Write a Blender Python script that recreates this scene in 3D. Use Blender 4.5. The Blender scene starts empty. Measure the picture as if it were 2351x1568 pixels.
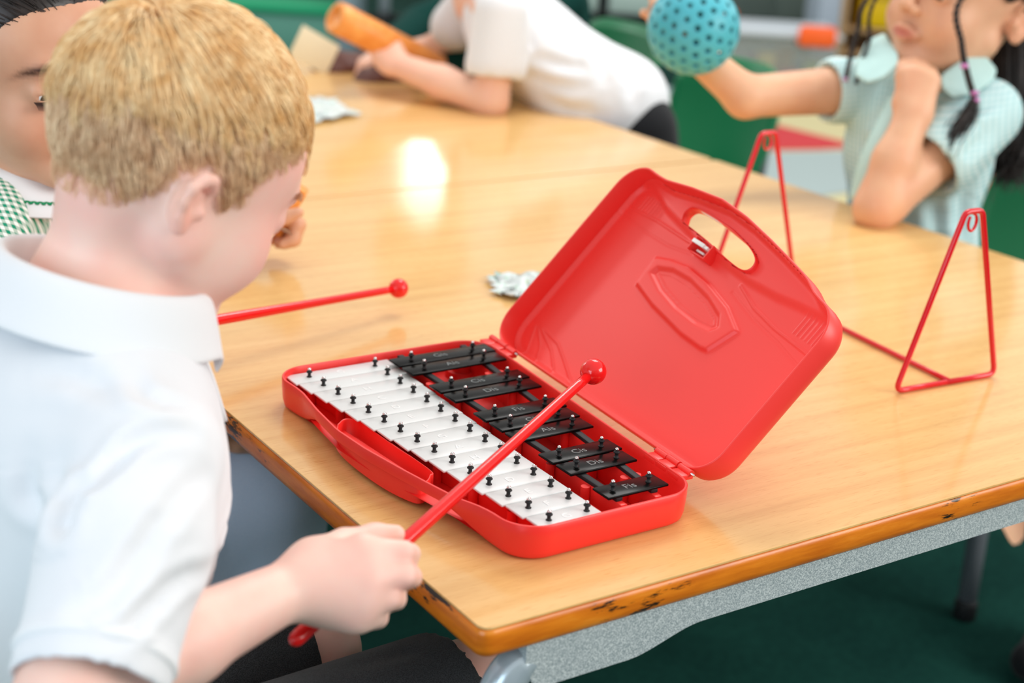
import bpy, bmesh, math, random
import numpy as np
from math import sin, cos, pi, radians
from mathutils import Vector, Matrix

# ------------------------------------------------------------------ camera, world, light, exposure
SC = bpy.context.scene
COL = SC.collection
T = 0.64                                    # table top height above the floor (metres)

CAM_C = np.array([-0.4908, -0.7268, 1.1536])
CAM_D = np.array([0.53448, 0.77693, -0.33264])
CAM_R = np.array([0.83392, -0.54875, 0.05826])
CAM_U = np.array([0.13727, 0.30854, 0.94125])
for _v in (CAM_D, CAM_R, CAM_U):
    _v /= np.linalg.norm(_v)
FPX = 3461.7


def at(px, py, depth):
    """a point of the room seen towards (px, py) of the photograph, depth metres along the view"""
    return CAM_C + (CAM_D + CAM_R * (px - 1175.5) / FPX - CAM_U * (py - 784.0) / FPX) * depth


def onz(px, py, z):
    v = CAM_D + CAM_R * (px - 1175.5) / FPX - CAM_U * (py - 784.0) / FPX
    return CAM_C + v * (z - CAM_C[2]) / v[2]


cam_data = bpy.data.cameras.new('camera')
cam = bpy.data.objects.new('camera', cam_data)
COL.objects.link(cam)
cam.matrix_world = Matrix(((CAM_R[0], CAM_U[0], -CAM_D[0], CAM_C[0]),
                           (CAM_R[1], CAM_U[1], -CAM_D[1], CAM_C[1]),
                           (CAM_R[2], CAM_U[2], -CAM_D[2], CAM_C[2]),
                           (0, 0, 0, 1)))
cam_data.sensor_width = 36.0
cam_data.lens = FPX / 2351.0 * 36.0
cam_data.clip_start = 0.05
cam_data.clip_end = 60
cam_data.dof.use_dof = True
cam_data.dof.focus_distance = 1.21
cam_data.dof.aperture_fstop = 4.4
SC.camera = cam

SC.view_settings.view_transform = 'Standard'
SC.view_settings.look = 'None'
SC.view_settings.gamma = 1.0
SC.view_settings.use_curve_mapping = False
SC.view_settings.exposure = 0.08
try:
    SC.cycles.use_denoising = True
    SC.cycles.max_bounces = 8
    SC.cycles.caustics_reflective = False
    SC.cycles.caustics_refractive = False
except Exception:
    pass

world = bpy.data.worlds.new('world')
SC.world = world
world.use_nodes = True
_bg = world.node_tree.nodes['Background']
_bg.inputs[0].default_value = (1.0, 0.985, 0.96, 1)
_bg.inputs[1].default_value = 0.85


def area(name, loc, target, size, size_y, power, color):
    d = bpy.data.lights.new(name, 'AREA')
    d.shape = 'RECTANGLE'
    d.size, d.size_y, d.energy, d.color = size, size_y, power, color
    o = bpy.data.objects.new(name, d)
    COL.objects.link(o)
    o.location = loc
    o.rotation_euler = (Vector(target) - Vector(loc)).to_track_quat('-Z', 'Y').to_euler()
    return o


area('window_daylight_right', (2.6, -2.9, 2.2), (0.4, 0.2, 0.6), 2.6, 1.6, 120, (1.0, 0.98, 0.95))
area('window_daylight_left', (-2.7, -0.75, 1.25), (0.05, 0.55, 0.48), 2.0, 1.5, 50, (0.70, 0.85, 1.0))
area('ceiling_panel_light', (1.6, 1.6, 2.9), (1.6, 1.6, 0.0), 1.2, 1.2, 40, (1.0, 0.98, 0.95))
area('far_fill_light', (6.6, 1.5, 2.9), (5.2, 3.2, 0.0), 2.4, 1.6, 48, (1.0, 0.98, 0.96))  # added fill lamp, not a fixture: brightens the far floor and mat
area('far_left_fill_light', (-0.6, 6.4, 2.9), (1.5, 6.6, 0.0), 2.0, 1.6, 100, (1.0, 0.99, 0.97))  # another added lamp, no panel there: lifts the dark carpet at far left

# ------------------------------------------------------------------ helpers: objects
def link(name, me, mat=None, parent=None, smooth=True):
    if mat is not None:
        for m in (mat if isinstance(mat, (list, tuple)) else [mat]):
            me.materials.append(m)
    if smooth:
        me.polygons.foreach_set('use_smooth', [True] * len(me.polygons))
    o = bpy.data.objects.new(name, me)
    COL.objects.link(o)
    if parent is not None:
        o.parent = parent
        o.matrix_parent_inverse = parent.matrix_world.inverted()
    return o


def mesh(name, V, F, mat=None, parent=None, smooth=True):
    me = bpy.data.meshes.new(name)
    me.from_pydata([tuple(map(float, v)) for v in V], [], [tuple(map(int, f)) for f in F])
    me.update()
    return link(name, me, mat, parent, smooth)


def bm_obj(name, bm, mat=None, parent=None, smooth=True, sharp=None):
    bmesh.ops.recalc_face_normals(bm, faces=bm.faces[:])
    if sharp is not None:
        a = radians(sharp)
        for e in bm.edges:
            if len(e.link_faces) == 2 and e.calc_face_angle(0) > a:
                e.smooth = False
    me = bpy.data.meshes.new(name)
    bm.to_mesh(me)
    bm.free()
    return link(name, me, mat, parent, smooth)


def thing(name, label, cat, loc=(0, 0, 0), group=None):
    o = bpy.data.objects.new(name, None)
    o.empty_display_size = 0.05
    COL.objects.link(o)
    o.location = tuple(map(float, loc))
    o.matrix_world = Matrix.Translation(Vector(o.location))
    return tag(o, label, cat, group)


def tag(o, label, cat, group=None, kind=None):
    o['label'] = label
    o['category'] = cat
    if group:
        o['group'] = group
    if kind:
        o['kind'] = kind
    return o


def structure(o, label=None, cat=None):
    o['kind'] = 'structure'
    if label:
        o['label'] = label
        o['category'] = cat
    return o


def box(bm, c, s, bev=0.0, rot=None, seg=2):
    r = bmesh.ops.create_cube(bm, size=1.0)
    vs = r['verts']
    for v in vs:
        v.co = Vector((v.co.x * s[0], v.co.y * s[1], v.co.z * s[2]))
    if bev > 0:
        es = list({e for v in vs for e in v.link_edges})
        rb = bmesh.ops.bevel(bm, geom=vs + es, offset=bev, segments=seg, affect='EDGES', profile=0.5)
        vs = list({v for f in rb['faces'] for v in f.verts} | {v for v in vs if v.is_valid})
    for v in vs:
        p = v.co
        if rot is not None:
            p = rot @ p
        v.co = p + Vector(c)
    return vs


def box_obj(name, c, s, mat, parent=None, bev=0.003, rot=None):
    bm = bmesh.new()
    box(bm, c, s, bev, rot)
    return bm_obj(name, bm, mat, parent, sharp=40)


def frames(P):
    """parallel transported frames along a path"""
    P = np.asarray(P, float)
    n = len(P)
    tg = np.gradient(P, axis=0)
    tg /= np.linalg.norm(tg, axis=1)[:, None] + 1e-12
    ref = np.array([0, 0, 1.0]) if abs(tg[0][2]) < 0.9 else np.array([1.0, 0, 0])
    a = np.cross(tg[0], ref)
    a /= np.linalg.norm(a)
    A = []
    for i in range(n):
        a = a - tg[i] * (a @ tg[i])
        a /= np.linalg.norm(a) + 1e-12
        A.append(a)
    A = np.array(A)
    return P, tg, A, np.cross(tg, A)


def tube_vf(P, r, seg=12, cap=True, off=0, flat=1.0):
    P, tg, A, B = frames(P)
    n = len(P)
    r = np.broadcast_to(np.asarray(r, float), (n,))
    th = np.linspace(0, 2 * pi, seg, endpoint=False)
    V = (P[:, None, :] + (A[:, None, :] * np.cos(th)[None, :, None] + B[:, None, :] * flat * np.sin(th)[None, :, None])
         * r[:, None, None]).reshape(-1, 3)
    F = []
    for i in range(n - 1):
        for j in range(seg):
            k = (j + 1) % seg
            F.append((off + i * seg + j, off + i * seg + k, off + (i + 1) * seg + k, off + (i + 1) * seg + j))
    V = list(V)
    if cap:
        for i, rev in ((0, True), (n - 1, False)):
            V.append(P[i])
            c = off + len(V) - 1
            for j in range(seg):
                k = (j + 1) % seg
                a, b = off + i * seg + j, off + i * seg + k
                F.append((c, b, a) if rev else (c, a, b))
    return V, F


def tube(name, P, r, mat, parent=None, seg=12, flat=1.0):
    V, F = tube_vf(P, r, seg, flat=flat)
    return mesh(name, V, F, mat, parent)


def tubes(name, paths, mat, parent=None, seg=10):
    V, F = [], []
    for P, r in paths:
        v, f = tube_vf(P, r, seg, off=len(V))
        V += v
        F += f
    return mesh(name, V, F, mat, parent)


def lathe_vf(prof, seg=16, origin=(0, 0, 0), axis=(0, 0, 1), off=0):
    ax = Vector(axis).normalized()
    q = Vector((0, 0, 1)).rotation_difference(ax)
    V, F = [], []
    n = len(prof)
    for (r, z) in prof:
        for j in range(seg):
            a = 2 * pi * j / seg
            V.append(np.array(q @ Vector((r * cos(a), r * sin(a), z))) + np.asarray(origin, float))
    for i in range(n - 1):
        for j in range(seg):
            k = (j + 1) % seg
            F.append((off + i * seg + j, off + i * seg + k, off + (i + 1) * seg + k, off + (i + 1) * seg + j))
    F.append(tuple(off + j for j in reversed(range(seg))))
    F.append(tuple(off + (n - 1) * seg + j for j in range(seg)))
    return V, F


def smooth_path(pts, n=8):
    """Catmull-Rom through the points"""
    P = [np.asarray(p, float) for p in pts]
    P = [2 * P[0] - P[1]] + P + [2 * P[-1] - P[-2]]
    out = []
    for i in range(1, len(P) - 2):
        for k in range(n):
            t = k / n
            a, b, c, d = P[i - 1], P[i], P[i + 1], P[i + 2]
            out.append(0.5 * ((2 * b) + (c - a) * t + (2 * a - 5 * b + 4 * c - d) * t * t + (3 * b - a - 3 * c + d) * t ** 3))
    out.append(P[-2])
    return np.array(out)


# ------------------------------------------------------------------ helpers: signed distance bodies
class Vol:
    """smooth-blended solid on a grid, meshed with surface nets"""

    def __init__(s, lo, hi, h):
        s.lo = np.asarray(lo, float)
        s.h = h
        s.n = np.ceil((np.asarray(hi, float) - s.lo) / h).astype(int) + 1
        s.D = np.full(tuple(s.n), 0.2, np.float32)
        s.ax = [(s.lo[i] + h * np.arange(s.n[i])).astype(np.float32) for i in range(3)]

    def _sub(s, lo, hi):
        a = np.clip(np.floor((np.asarray(lo) - s.lo) / s.h).astype(int), 0, s.n)
        b = np.clip(np.ceil((np.asarray(hi) - s.lo) / s.h).astype(int) + 1, 0, s.n)
        if np.any(b <= a):
            return None
        sl = tuple(slice(a[i], b[i]) for i in range(3))
        X = np.meshgrid(*[s.ax[i][sl[i]] for i in range(3)], indexing='ij')
        return sl, X

    def add(s, prim, k=0.01, pad=None, op='+'):
        f, lo, hi = prim
        p = (k + 0.012) if pad is None else pad
        r = s._sub(np.asarray(lo) - p, np.asarray(hi) + p)
        if r is None:
            return s
        sl, X = r
        d = f(*X).astype(np.float32)
        D = s.D[sl]
        if op == '-':
            d = -d
            h = np.clip(0.5 - 0.5 * (D - d) / k, 0, 1)
            s.D[sl] = D * (1 - h) + d * h + k * h * (1 - h)
        elif op == '&':
            h = np.clip(0.5 - 0.5 * (D - d) / k, 0, 1)
            s.D[sl] = D * (1 - h) + d * h + k * h * (1 - h)
        else:
            h = np.clip(0.5 + 0.5 * (D - d) / k, 0, 1)
            s.D[sl] = D * (1 - h) + d * h - k * h * (1 - h)
        return s

    def sub(s, prim, k=0.006):
        return s.add(prim, k, op='-')

    def chain(s, pts, rad, k=0.012, kk=None):
        for i in range(len(pts) - 1):
            s.add(rcone(pts[i], pts[i + 1], rad[i], rad[i + 1]), k if i == 0 or kk is None else kk)
        return s

    def mesh(s):
        D = s.D
        neg = D < 0
        n = D.shape
        cnt = np.zeros((n[0] - 1, n[1] - 1, n[2] - 1), np.int8)
        for i in (0, 1):
            for j in (0, 1):
                for k in (0, 1):
                    cnt += neg[i:n[0] - 1 + i, j:n[1] - 1 + j, k:n[2] - 1 + k]
        act = (cnt > 0) & (cnt < 8)
        I = np.argwhere(act)
        idx = np.full(act.shape, -1, np.int32)
        idx[tuple(I.T)] = np.arange(len(I))
        acc = np.zeros((len(I), 3))
        num = np.zeros(len(I))
        cor = [(i, j, k) for i in (0, 1) for j in (0, 1) for k in (0, 1)]
        val = {c: D[I[:, 0] + c[0], I[:, 1] + c[1], I[:, 2] + c[2]].astype(float) for c in cor}
        for c in cor:
            for a in range(3):
                if c[a] == 0:
                    e = list(c)
                    e[a] = 1
                    e = tuple(e)
                    v0, v1 = val[c], val[e]
                    m = (v0 < 0) != (v1 < 0)
                    t = np.where(m, v0 / np.where(m, v0 - v1, 1), 0)
                    p = np.zeros((len(I), 3))
                    p[:] = c
                    p[:, a] += t
                    acc[m] += p[m]
                    num[m] += 1
        V = s.lo + (I + acc / np.maximum(num, 1)[:, None]) * s.h
        F = []
        for a in range(3):
            b, c = (a + 1) % 3, (a + 2) % 3
            sl0 = [slice(None)] * 3
            sl1 = [slice(None)] * 3
            sl0[a] = slice(0, n[a] - 1)
            sl1[a] = slice(1, n[a])
            m = neg[tuple(sl0)] != neg[tuple(sl1)]
            E = np.argwhere(m)
            ok = (E[:, b] > 0) & (E[:, c] > 0) & (E[:, b] < n[b] - 1) & (E[:, c] < n[c] - 1)
            E = E[ok]
            s0 = neg[tuple(E.T)]
            q = []
            for db, dc in ((-1, -1), (0, -1), (0, 0), (-1, 0)):
                G = E.copy()
                G[:, b] += db
                G[:, c] += dc
                q.append(idx[tuple(G.T)])
            q = np.stack(q, 1)
            q[~s0] = q[~s0][:, ::-1]
            F.append(q)
        return V, np.concatenate(F)

    def obj(s, name, mat, parent=None, color=None, warp=None, relax=1, creases=()):
        V, F = s.mesh()
        for _ in range(relax):
            nb = np.zeros_like(V)
            ct = np.zeros(len(V))
            for i in range(4):
                j = (i + 1) % 4
                np.add.at(nb, F[:, i], V[F[:, j]])
                np.add.at(nb, F[:, j], V[F[:, i]])
                np.add.at(ct, F[:, i], 1)
                np.add.at(ct, F[:, j], 1)
            V = 0.5 * V + 0.5 * nb / np.maximum(ct, 1)[:, None]
        if warp is not None:
            V = warp(V)
        if len(creases):
            V = add_creases(V, F, creases)
        s.V, s.F = V, F
        me = bpy.data.meshes.new(name)
        me.vertices.add(len(V))
        me.vertices.foreach_set('co', V.astype(np.float32).ravel())
        me.loops.add(F.size)
        me.loops.foreach_set('vertex_index', F.astype(np.int32).ravel())
        me.polygons.add(len(F))
        me.polygons.foreach_set('loop_start', np.arange(0, F.size, 4, dtype=np.int32))
        me.update(calc_edges=True)
        me.validate()
        if color is not None:
            ca = me.color_attributes.new('tone', 'FLOAT_COLOR', 'POINT')
            c = np.ones((len(V), 4), np.float32)
            c[:, :3] = color(V)
            ca.data.foreach_set('color', c.ravel())
        return link(name, me, mat, parent, True)


def vnormals(V, F):
    n = np.cross(V[F[:, 2]] - V[F[:, 0]], V[F[:, 3]] - V[F[:, 1]])
    N = np.zeros_like(V)
    for i in range(4):
        np.add.at(N, F[:, i], n)
    return N / (np.linalg.norm(N, axis=1)[:, None] + 1e-12)


def add_creases(V, F, creases):
    """press soft folds into cloth: (guide points near the surface, width, depth)"""
    N = vnormals(V, F)
    out = V.copy()
    for pts, w, dp in creases:
        P = []
        for q in smooth_path(pts, 6):
            P.append(V[np.argmin(np.linalg.norm(V - q, axis=1))])
        P = np.array(P)
        lo, hi = P.min(0) - 4 * w, P.max(0) + 4 * w
        m = np.all((V > lo) & (V < hi), axis=1)
        X = V[m]
        d = np.full(len(X), 9.0)
        tt = np.zeros(len(X))
        for i in range(len(P) - 1):
            ba = P[i + 1] - P[i]
            t = np.clip((X - P[i]) @ ba / (ba @ ba + 1e-12), 0, 1)
            dd = np.linalg.norm(X - P[i] - t[:, None] * ba, axis=1)
            k = dd < d
            d[k] = dd[k]
            tt[k] = (i + t[k]) / (len(P) - 1)
        e = np.sin(np.pi * np.clip(tt, 0.03, 0.97)) ** 0.6
        h = -np.exp(-(d / w) ** 2) + 0.55 * np.exp(-((d - 1.9 * w) / w) ** 2)
        out[m] += N[m] * (h * dp * e)[:, None]
    return out


def rcone(a, b, ra, rb):
    a, b = np.asarray(a, float), np.asarray(b, float)
    ba = b - a
    L = ba @ ba + 1e-12

    def f(x, y, z):
        t = np.clip(((x - a[0]) * ba[0] + (y - a[1]) * ba[1] + (z - a[2]) * ba[2]) / L, 0, 1)
        return np.sqrt((x - a[0] - t * ba[0]) ** 2 + (y - a[1] - t * ba[1]) ** 2 + (z - a[2] - t * ba[2]) ** 2) - (ra + (rb - ra) * t)
    r = max(ra, rb)
    return f, np.minimum(a, b) - r, np.maximum(a, b) + r


def ball(c, r):
    return rcone(c, c, r, r)


def ell(c, r, M=None):
    """ellipsoid; M rows are its axes"""
    c = np.asarray(c, float)
    M = np.eye(3) if M is None else np.asarray(M, float)
    r = np.asarray(r, float)

    def f(x, y, z):
        k0 = k1 = 0
        for i in range(3):
            p = (x - c[0]) * M[i, 0] + (y - c[1]) * M[i, 1] + (z - c[2]) * M[i, 2]
            k0 = k0 + (p / r[i]) ** 2
            k1 = k1 + (p / r[i] ** 2) ** 2
        k0 = np.sqrt(k0)
        return k0 * (k0 - 1) / np.maximum(np.sqrt(k1), 1e-6)
    R = np.abs(M.T) @ r
    return f, c - R, c + R


def half(p, n, c, R):
    """half space dot(x-p, n) < 0, evaluated within R of c"""
    p, n, c = (np.asarray(v, float) for v in (p, n, c))
    n = n / np.linalg.norm(n)
    return (lambda x, y, z: (x - p[0]) * n[0] + (y - p[1]) * n[1] + (z - p[2]) * n[2]), c - R, c + R


# ------------------------------------------------------------------ helpers: materials
def srgb(r, g, b):
    def c(v):
        v /= 255.0
        return v / 12.92 if v <= 0.04045 else ((v + 0.055) / 1.055) ** 2.4
    return (c(r), c(g), c(b), 1.0)


class Mat:
    def __init__(s, name, color=(0.8, 0.8, 0.8, 1), rough=0.5, spec=0.5, metal=0.0, sss=0.0, sheen=0.0, coat=0.0):
        s.m = bpy.data.materials.new(name)
        s.m.use_nodes = True
        s.t = s.m.node_tree
        s.b = s.t.nodes['Principled BSDF']
        s.i('Base Color', color)
        s.i('Roughness', rough)
        s.i('Specular IOR Level', spec)
        s.i('Metallic', metal)
        if sss:
            s.i('Subsurface Weight', sss)
            s.i('Subsurface Radius', (0.010, 0.004, 0.002))
            s.i('Subsurface Scale', 1.0)
        if sheen:
            s.i('Sheen Weight', sheen)
        if coat:
            s.i('Coat Weight', coat)
            s.i('Coat Roughness', 0.12)

    def i(s, k, v):
        s.b.inputs[k].default_value = v

    def n(s, t, **kw):
        o = s.t.nodes.new(t)
        for k, v in kw.items():
            setattr(o, k, v)
        return o

    def l(s, a, b):
        s.t.links.new(a, b)

    def coords(s, scale=(1, 1, 1), rot=(0, 0, 0), kind='Object'):
        tc = s.n('ShaderNodeTexCoord')
        mp = s.n('ShaderNodeMapping')
        mp.inputs['Scale'].default_value = scale
        mp.inputs['Rotation'].default_value = rot
        s.l(tc.outputs[kind], mp.inputs['Vector'])
        return mp.outputs['Vector']

    def noise(s, vec, scale, detail=3, rough=0.55):
        o = s.n('ShaderNodeTexNoise')
        o.inputs['Scale'].default_value = scale
        o.inputs['Detail'].default_value = detail
        o.inputs['Roughness'].default_value = rough
        s.l(vec, o.inputs['Vector'])
        return o.outputs['Fac']

    def ramp(s, fac, stops, mode='LINEAR'):
        o = s.n('ShaderNodeValToRGB')
        o.color_ramp.interpolation = mode
        e = o.color_ramp.elements
        while len(e) < len(stops):
            e.new(0.5)
        for el, (p, c) in zip(e, stops):
            el.position = p
            el.color = c if len(c) == 4 else (*c, 1)
        s.l(fac, o.inputs['Fac'])
        return o.outputs['Color']

    def mix(s, fac, a, b, mode='MIX'):
        o = s.n('ShaderNodeMix', data_type='RGBA', blend_type=mode)
        for sock, v in ((o.inputs[0], fac), (o.inputs[6], a), (o.inputs[7], b)):
            if hasattr(v, 'is_linked'):
                s.l(v, sock)
            else:
                sock.default_value = v
        return o.outputs[2]

    def base(s, sock):
        s.l(sock, s.b.inputs['Base Color'])
        return s

    def bump(s, h, strength=0.2, dist=0.001):
        o = s.n('ShaderNodeBump')
        o.inputs['Strength'].default_value = strength
        o.inputs['Distance'].default_value = dist
        s.l(h, o.inputs['Height'])
        s.l(o.outputs['Normal'], s.b.inputs['Normal'])
        return s


def G(v):
    return (v, v, v, 1)

# ------------------------------------------------------------------ materials
def wood_top(name, seed=0.0):
    M = Mat(name, srgb(226, 182, 120), 0.15, 0.4)
    v = M.coords((1.2, 22, 22), (0, 0, radians(2)))
    g = M.noise(v, 3.0 + seed, 5, 0.6)
    v2 = M.coords((0.6, 3.0, 3.0), (0, 0, radians(-1)))
    g2 = M.noise(v2, 2.2 + seed, 2, 0.5)
    v3 = M.coords((60, 900, 900))
    g3 = M.noise(v3, 1.0, 1, 0.5)
    c = M.ramp(g, [(0.28, srgb(212, 164, 102)), (0.5, srgb(225, 180, 116)), (0.75, srgb(234, 194, 132))])
    c2 = M.ramp(g2, [(0.35, srgb(219, 172, 106)), (0.65, srgb(236, 198, 138))])
    m = M.mix(0.45, c, c2)
    fl = M.ramp(g3, [(0.60, G(0)), (0.72, G(1))])
    m = M.mix(fl, m, srgb(205, 150, 86))
    f = M.n('ShaderNodeMix', data_type='RGBA', blend_type='MIX')
    M.l(m, f.inputs[7])
    mm = M.mix(0.22, c, m)
    return M, m, c


_M, _m, _c = wood_top('beech_laminate')
MIXED = _M.mix(0.6, _c, _m)
_M.base(MIXED)
_M.i('Coat Weight', 0.0)
M_TOP = _M.m

_M = Mat('worn_wood_edge', srgb(205, 110, 25), 0.32, 0.5)
_v = _M.coords((6, 6, 40))
_g = _M.noise(_v, 3.0, 4)
_c1 = _M.ramp(_g, [(0.3, srgb(196, 98, 14)), (0.6, srgb(226, 128, 26)), (0.8, srgb(236, 152, 52))])
_g2 = _M.noise(_M.coords((26, 26, 120)), 1.0, 4, 0.7)
_g3 = _M.noise(_M.coords((9, 9, 9)), 1.0, 2, 0.5)
_mul = _M.n('ShaderNodeMath', operation='MULTIPLY')
_M.l(_g2, _mul.inputs[0])
_M.l(_g3, _mul.inputs[1])
_c2 = _M.ramp(_mul.outputs[0], [(0.342, G(0)), (0.385, G(1))])
_M.base(_M.mix(_c2, _c1, srgb(40, 26, 16)))
_M.bump(_g2, 0.25, 0.001)
M_LIP = _M.m

_M = Mat('speckled_grey_steel', srgb(160, 170, 170), 0.42, 0.5, 0.0)
_g = _M.noise(_M.coords((1, 1, 1)), 1150, 1, 0.5)
_M.base(_M.ramp(_g, [(0.36, srgb(134, 146, 149)), (0.5, srgb(164, 174, 176)), (0.64, srgb(200, 208, 207))]))
M_STEEL = _M.m
M_CHROME_LEG = Mat('silver_painted_tube', srgb(176, 190, 198), 0.22, 0.6, 0.35).m

_M = Mat('red_plastic', srgb(242, 48, 42), 0.38, 0.5, sss=0.0)
M_RED = _M.m
_M = Mat('red_satin_plastic', srgb(246, 62, 56), 0.40, 0.45)
M_REDLID = _M.m
_M = Mat('red_gloss_mallet', srgb(232, 24, 24), 0.16, 0.55)
M_MALLET = _M.m
_M = Mat('red_wire_paint', srgb(214, 18, 34), 0.2, 0.6)
M_WIRE = _M.m
M_WHITEBAR = Mat('white_enamel_bar', srgb(216, 220, 220), 0.32, 0.4).m
M_BLACKBAR = Mat('black_enamel_bar', srgb(8, 10, 10), 0.22, 0.10).m
M_RUBBER = Mat('black_rubber', srgb(30, 32, 34), 0.55, 0.3).m
M_NICKEL = Mat('nickel_screw', srgb(215, 215, 215), 0.16, 0.5, 1.0).m
M_EMB_W = Mat('white_embossing', srgb(236, 238, 238), 0.4, 0.5).m
M_EMB_B = Mat('worn_silver_embossing', srgb(120, 128, 128), 0.3, 0.5, 0.4).m
M_WHITEPL = Mat('white_plastic', srgb(240, 238, 232), 0.35, 0.5).m


def skin(name, col, var, sss=0.12, rough=0.48):
    M = Mat(name, col, rough, 0.35, sss=sss)
    g = M.noise(M.coords(), 26, 3, 0.5)
    a = M.n('ShaderNodeVertexColor', layer_name='tone')
    c = M.ramp(g, [(0.3, col), (0.7, var)])
    M.base(M.mix(1.0, c, a.outputs['Color'], 'MULTIPLY'))
    return M.m


M_SKIN_FAIR = skin('fair_skin', srgb(240, 205, 190), srgb(244, 190, 176))
M_SKIN_TAN = skin('tan_skin', srgb(214, 164, 134), srgb(206, 150, 120))
M_SKIN_WARM = skin('warm_skin', srgb(228, 180, 146), srgb(222, 166, 134))
M_SKIN_PINK = skin('pink_skin', srgb(238, 194, 170), srgb(236, 184, 162))
M_SKIN_DARK = skin('dark_brown_skin', srgb(104, 64, 52), srgb(88, 50, 42))


def cloth(name, col, col2=None, scale=1400, sheen=0.15, rough=0.85, bump=0.15):
    M = Mat(name, col, rough, 0.15, sheen=sheen)
    g = M.noise(M.coords(), scale, 2, 0.5)
    if col2:
        M.base(M.ramp(g, [(0.4, col), (0.6, col2)]))
    w = M.noise(M.coords((1, 1, 0.5)), 14, 3, 0.5)
    ad = M.n('ShaderNodeMath', operation='MULTIPLY_ADD')
    M.l(g, ad.inputs[0])
    ad.inputs[1].default_value = 0.08
    M.l(w, ad.inputs[2])
    M.bump(ad.outputs[0], bump, 0.01)
    return M.m


M_POLO = cloth('white_pique_cotton', srgb(228, 230, 234), None, 1500, 0.1, 0.9, 0.35)
M_RIB = cloth('white_ribbed_cotton', srgb(230, 232, 235), None, 1500, 0.1, 0.9, 0.1)
M_CHARCOAL = cloth('charcoal_school_cloth', srgb(34, 36, 38), srgb(58, 61, 64), 1300, 0.1, 0.9, 0.35)
M_BLACKCLOTH = cloth('black_school_cloth', srgb(22, 23, 26), srgb(32, 33, 36), 900, 0.1, 0.9, 0.3)
M_GREYBLUE = cloth('grey_blue_cloth', srgb(200, 218, 242), srgb(208, 224, 246), 900, 0.1, 0.9, 0.3)
M_BOTTLE = cloth('bottle_green_knit', srgb(6, 46, 42), srgb(10, 58, 52), 700, 0.0, 0.95, 0.3)


def gingham(name, light, dark, pitch, rot):
    """woven check: two crossed sets of tinted threads"""
    M = Mat(name, light, 0.85, 0.15, sheen=0.1)
    v = M.coords((1, 1, 1), rot)
    sp = M.n('ShaderNodeSeparateXYZ')
    M.l(v, sp.inputs[0])
    out = []
    for ax in ('X', 'Z'):
        mu = M.n('ShaderNodeMath', operation='MULTIPLY')
        M.l(sp.outputs[ax], mu.inputs[0])
        mu.inputs[1].default_value = 1.0 / pitch
        fr = M.n('ShaderNodeMath', operation='FRACT')
        M.l(mu.outputs[0], fr.inputs[0])
        gt = M.n('ShaderNodeMath', operation='GREATER_THAN')
        M.l(fr.outputs[0], gt.inputs[0])
        gt.inputs[1].default_value = 0.5
        out.append(gt.outputs[0])
    ad = M.n('ShaderNodeMath', operation='ADD')
    M.l(out[0], ad.inputs[0])
    M.l(out[1], ad.inputs[1])
    hf = M.n('ShaderNodeMath', operation='MULTIPLY')
    M.l(ad.outputs[0], hf.inputs[0])
    hf.inputs[1].default_value = 0.5
    M.base(M.mix(hf.outputs[0], light, dark))
    w = M.noise(M.coords(), 16, 3, 0.5)
    M.bump(w, 0.4, 0.01)
    return M.m


M_GINGHAM = gingham('green_gingham', srgb(244, 248, 246), srgb(20, 146, 112), 0.0062, (0.85, 0.1, 0.35))
M_AQUA = gingham('aqua_gingham', srgb(220, 240, 240), srgb(160, 208, 212), 0.0075, (0.1, 0.1, 1.0))
M_AQUACOLLAR = cloth('aqua_collar_cloth', srgb(196, 228, 224), srgb(184, 220, 218), 900, 0.1, 0.9, 0.2)


def hairmat(name, a, b, rough=0.38):
    M = Mat(name, a, rough, 0.4)
    g = M.noise(M.coords(), 70, 3, 0.6)
    M.base(M.ramp(g, [(0.35, a), (0.65, b)]))
    return M.m


M_HAIR_GINGER = hairmat('strawberry_blond_hair', srgb(232, 186, 124), srgb(252, 224, 176))
M_HAIR_GINGER2 = hairmat('short_strawberry_blond_hair', srgb(218, 174, 132), srgb(244, 212, 172))
M_HAIR_DARK = hairmat('dark_brown_hair', srgb(30, 24, 22), srgb(48, 38, 34))
M_HAIR_BLACK = hairmat('black_brown_hair', srgb(24, 20, 20), srgb(44, 34, 30))
M_EYE = Mat('eye_white', srgb(225, 222, 218), 0.15, 0.5).m
M_IRIS = Mat('dark_iris', srgb(50, 38, 34), 0.1, 0.5).m
M_LASH_FAIR = Mat('sandy_lashes', srgb(206, 160, 126), 0.6, 0.2).m
M_LASH = Mat('dark_lashes', srgb(60, 40, 34), 0.6, 0.2).m

M_GREENCHAIR = Mat('green_moulded_plastic', srgb(0, 112, 68), 0.38, 0.5).m
M_LEGGREY = Mat('grey_leg_tube', srgb(110, 116, 122), 0.4, 0.5, 0.2).m
M_AQUABALL = Mat('turquoise_rubber', srgb(76, 178, 194), 0.42, 0.4, sss=0.05).m
_M = Mat('orange_varnished_wood', srgb(224, 132, 50), 0.4, 0.45)
_g = _M.noise(_M.coords((3, 3, 3)), 14, 3)
_M.base(_M.ramp(_g, [(0.3, srgb(226, 134, 52)), (0.7, srgb(242, 164, 84))]))
M_ORWOOD = _M.m
M_CREAM = Mat('cream_card', srgb(236, 226, 196), 0.8, 0.2).m
_M = Mat('printed_plastic_sheet', srgb(236, 240, 236), 0.4, 0.4)
_g = _M.noise(_M.coords(), 70, 4, 0.7)
_M.base(_M.ramp(_g, [(0.40, srgb(204, 214, 214)), (0.55, srgb(214, 222, 220)), (0.60, srgb(150, 196, 186)), (0.66, srgb(206, 206, 170))]))
M_SHEET = _M.m

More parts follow.
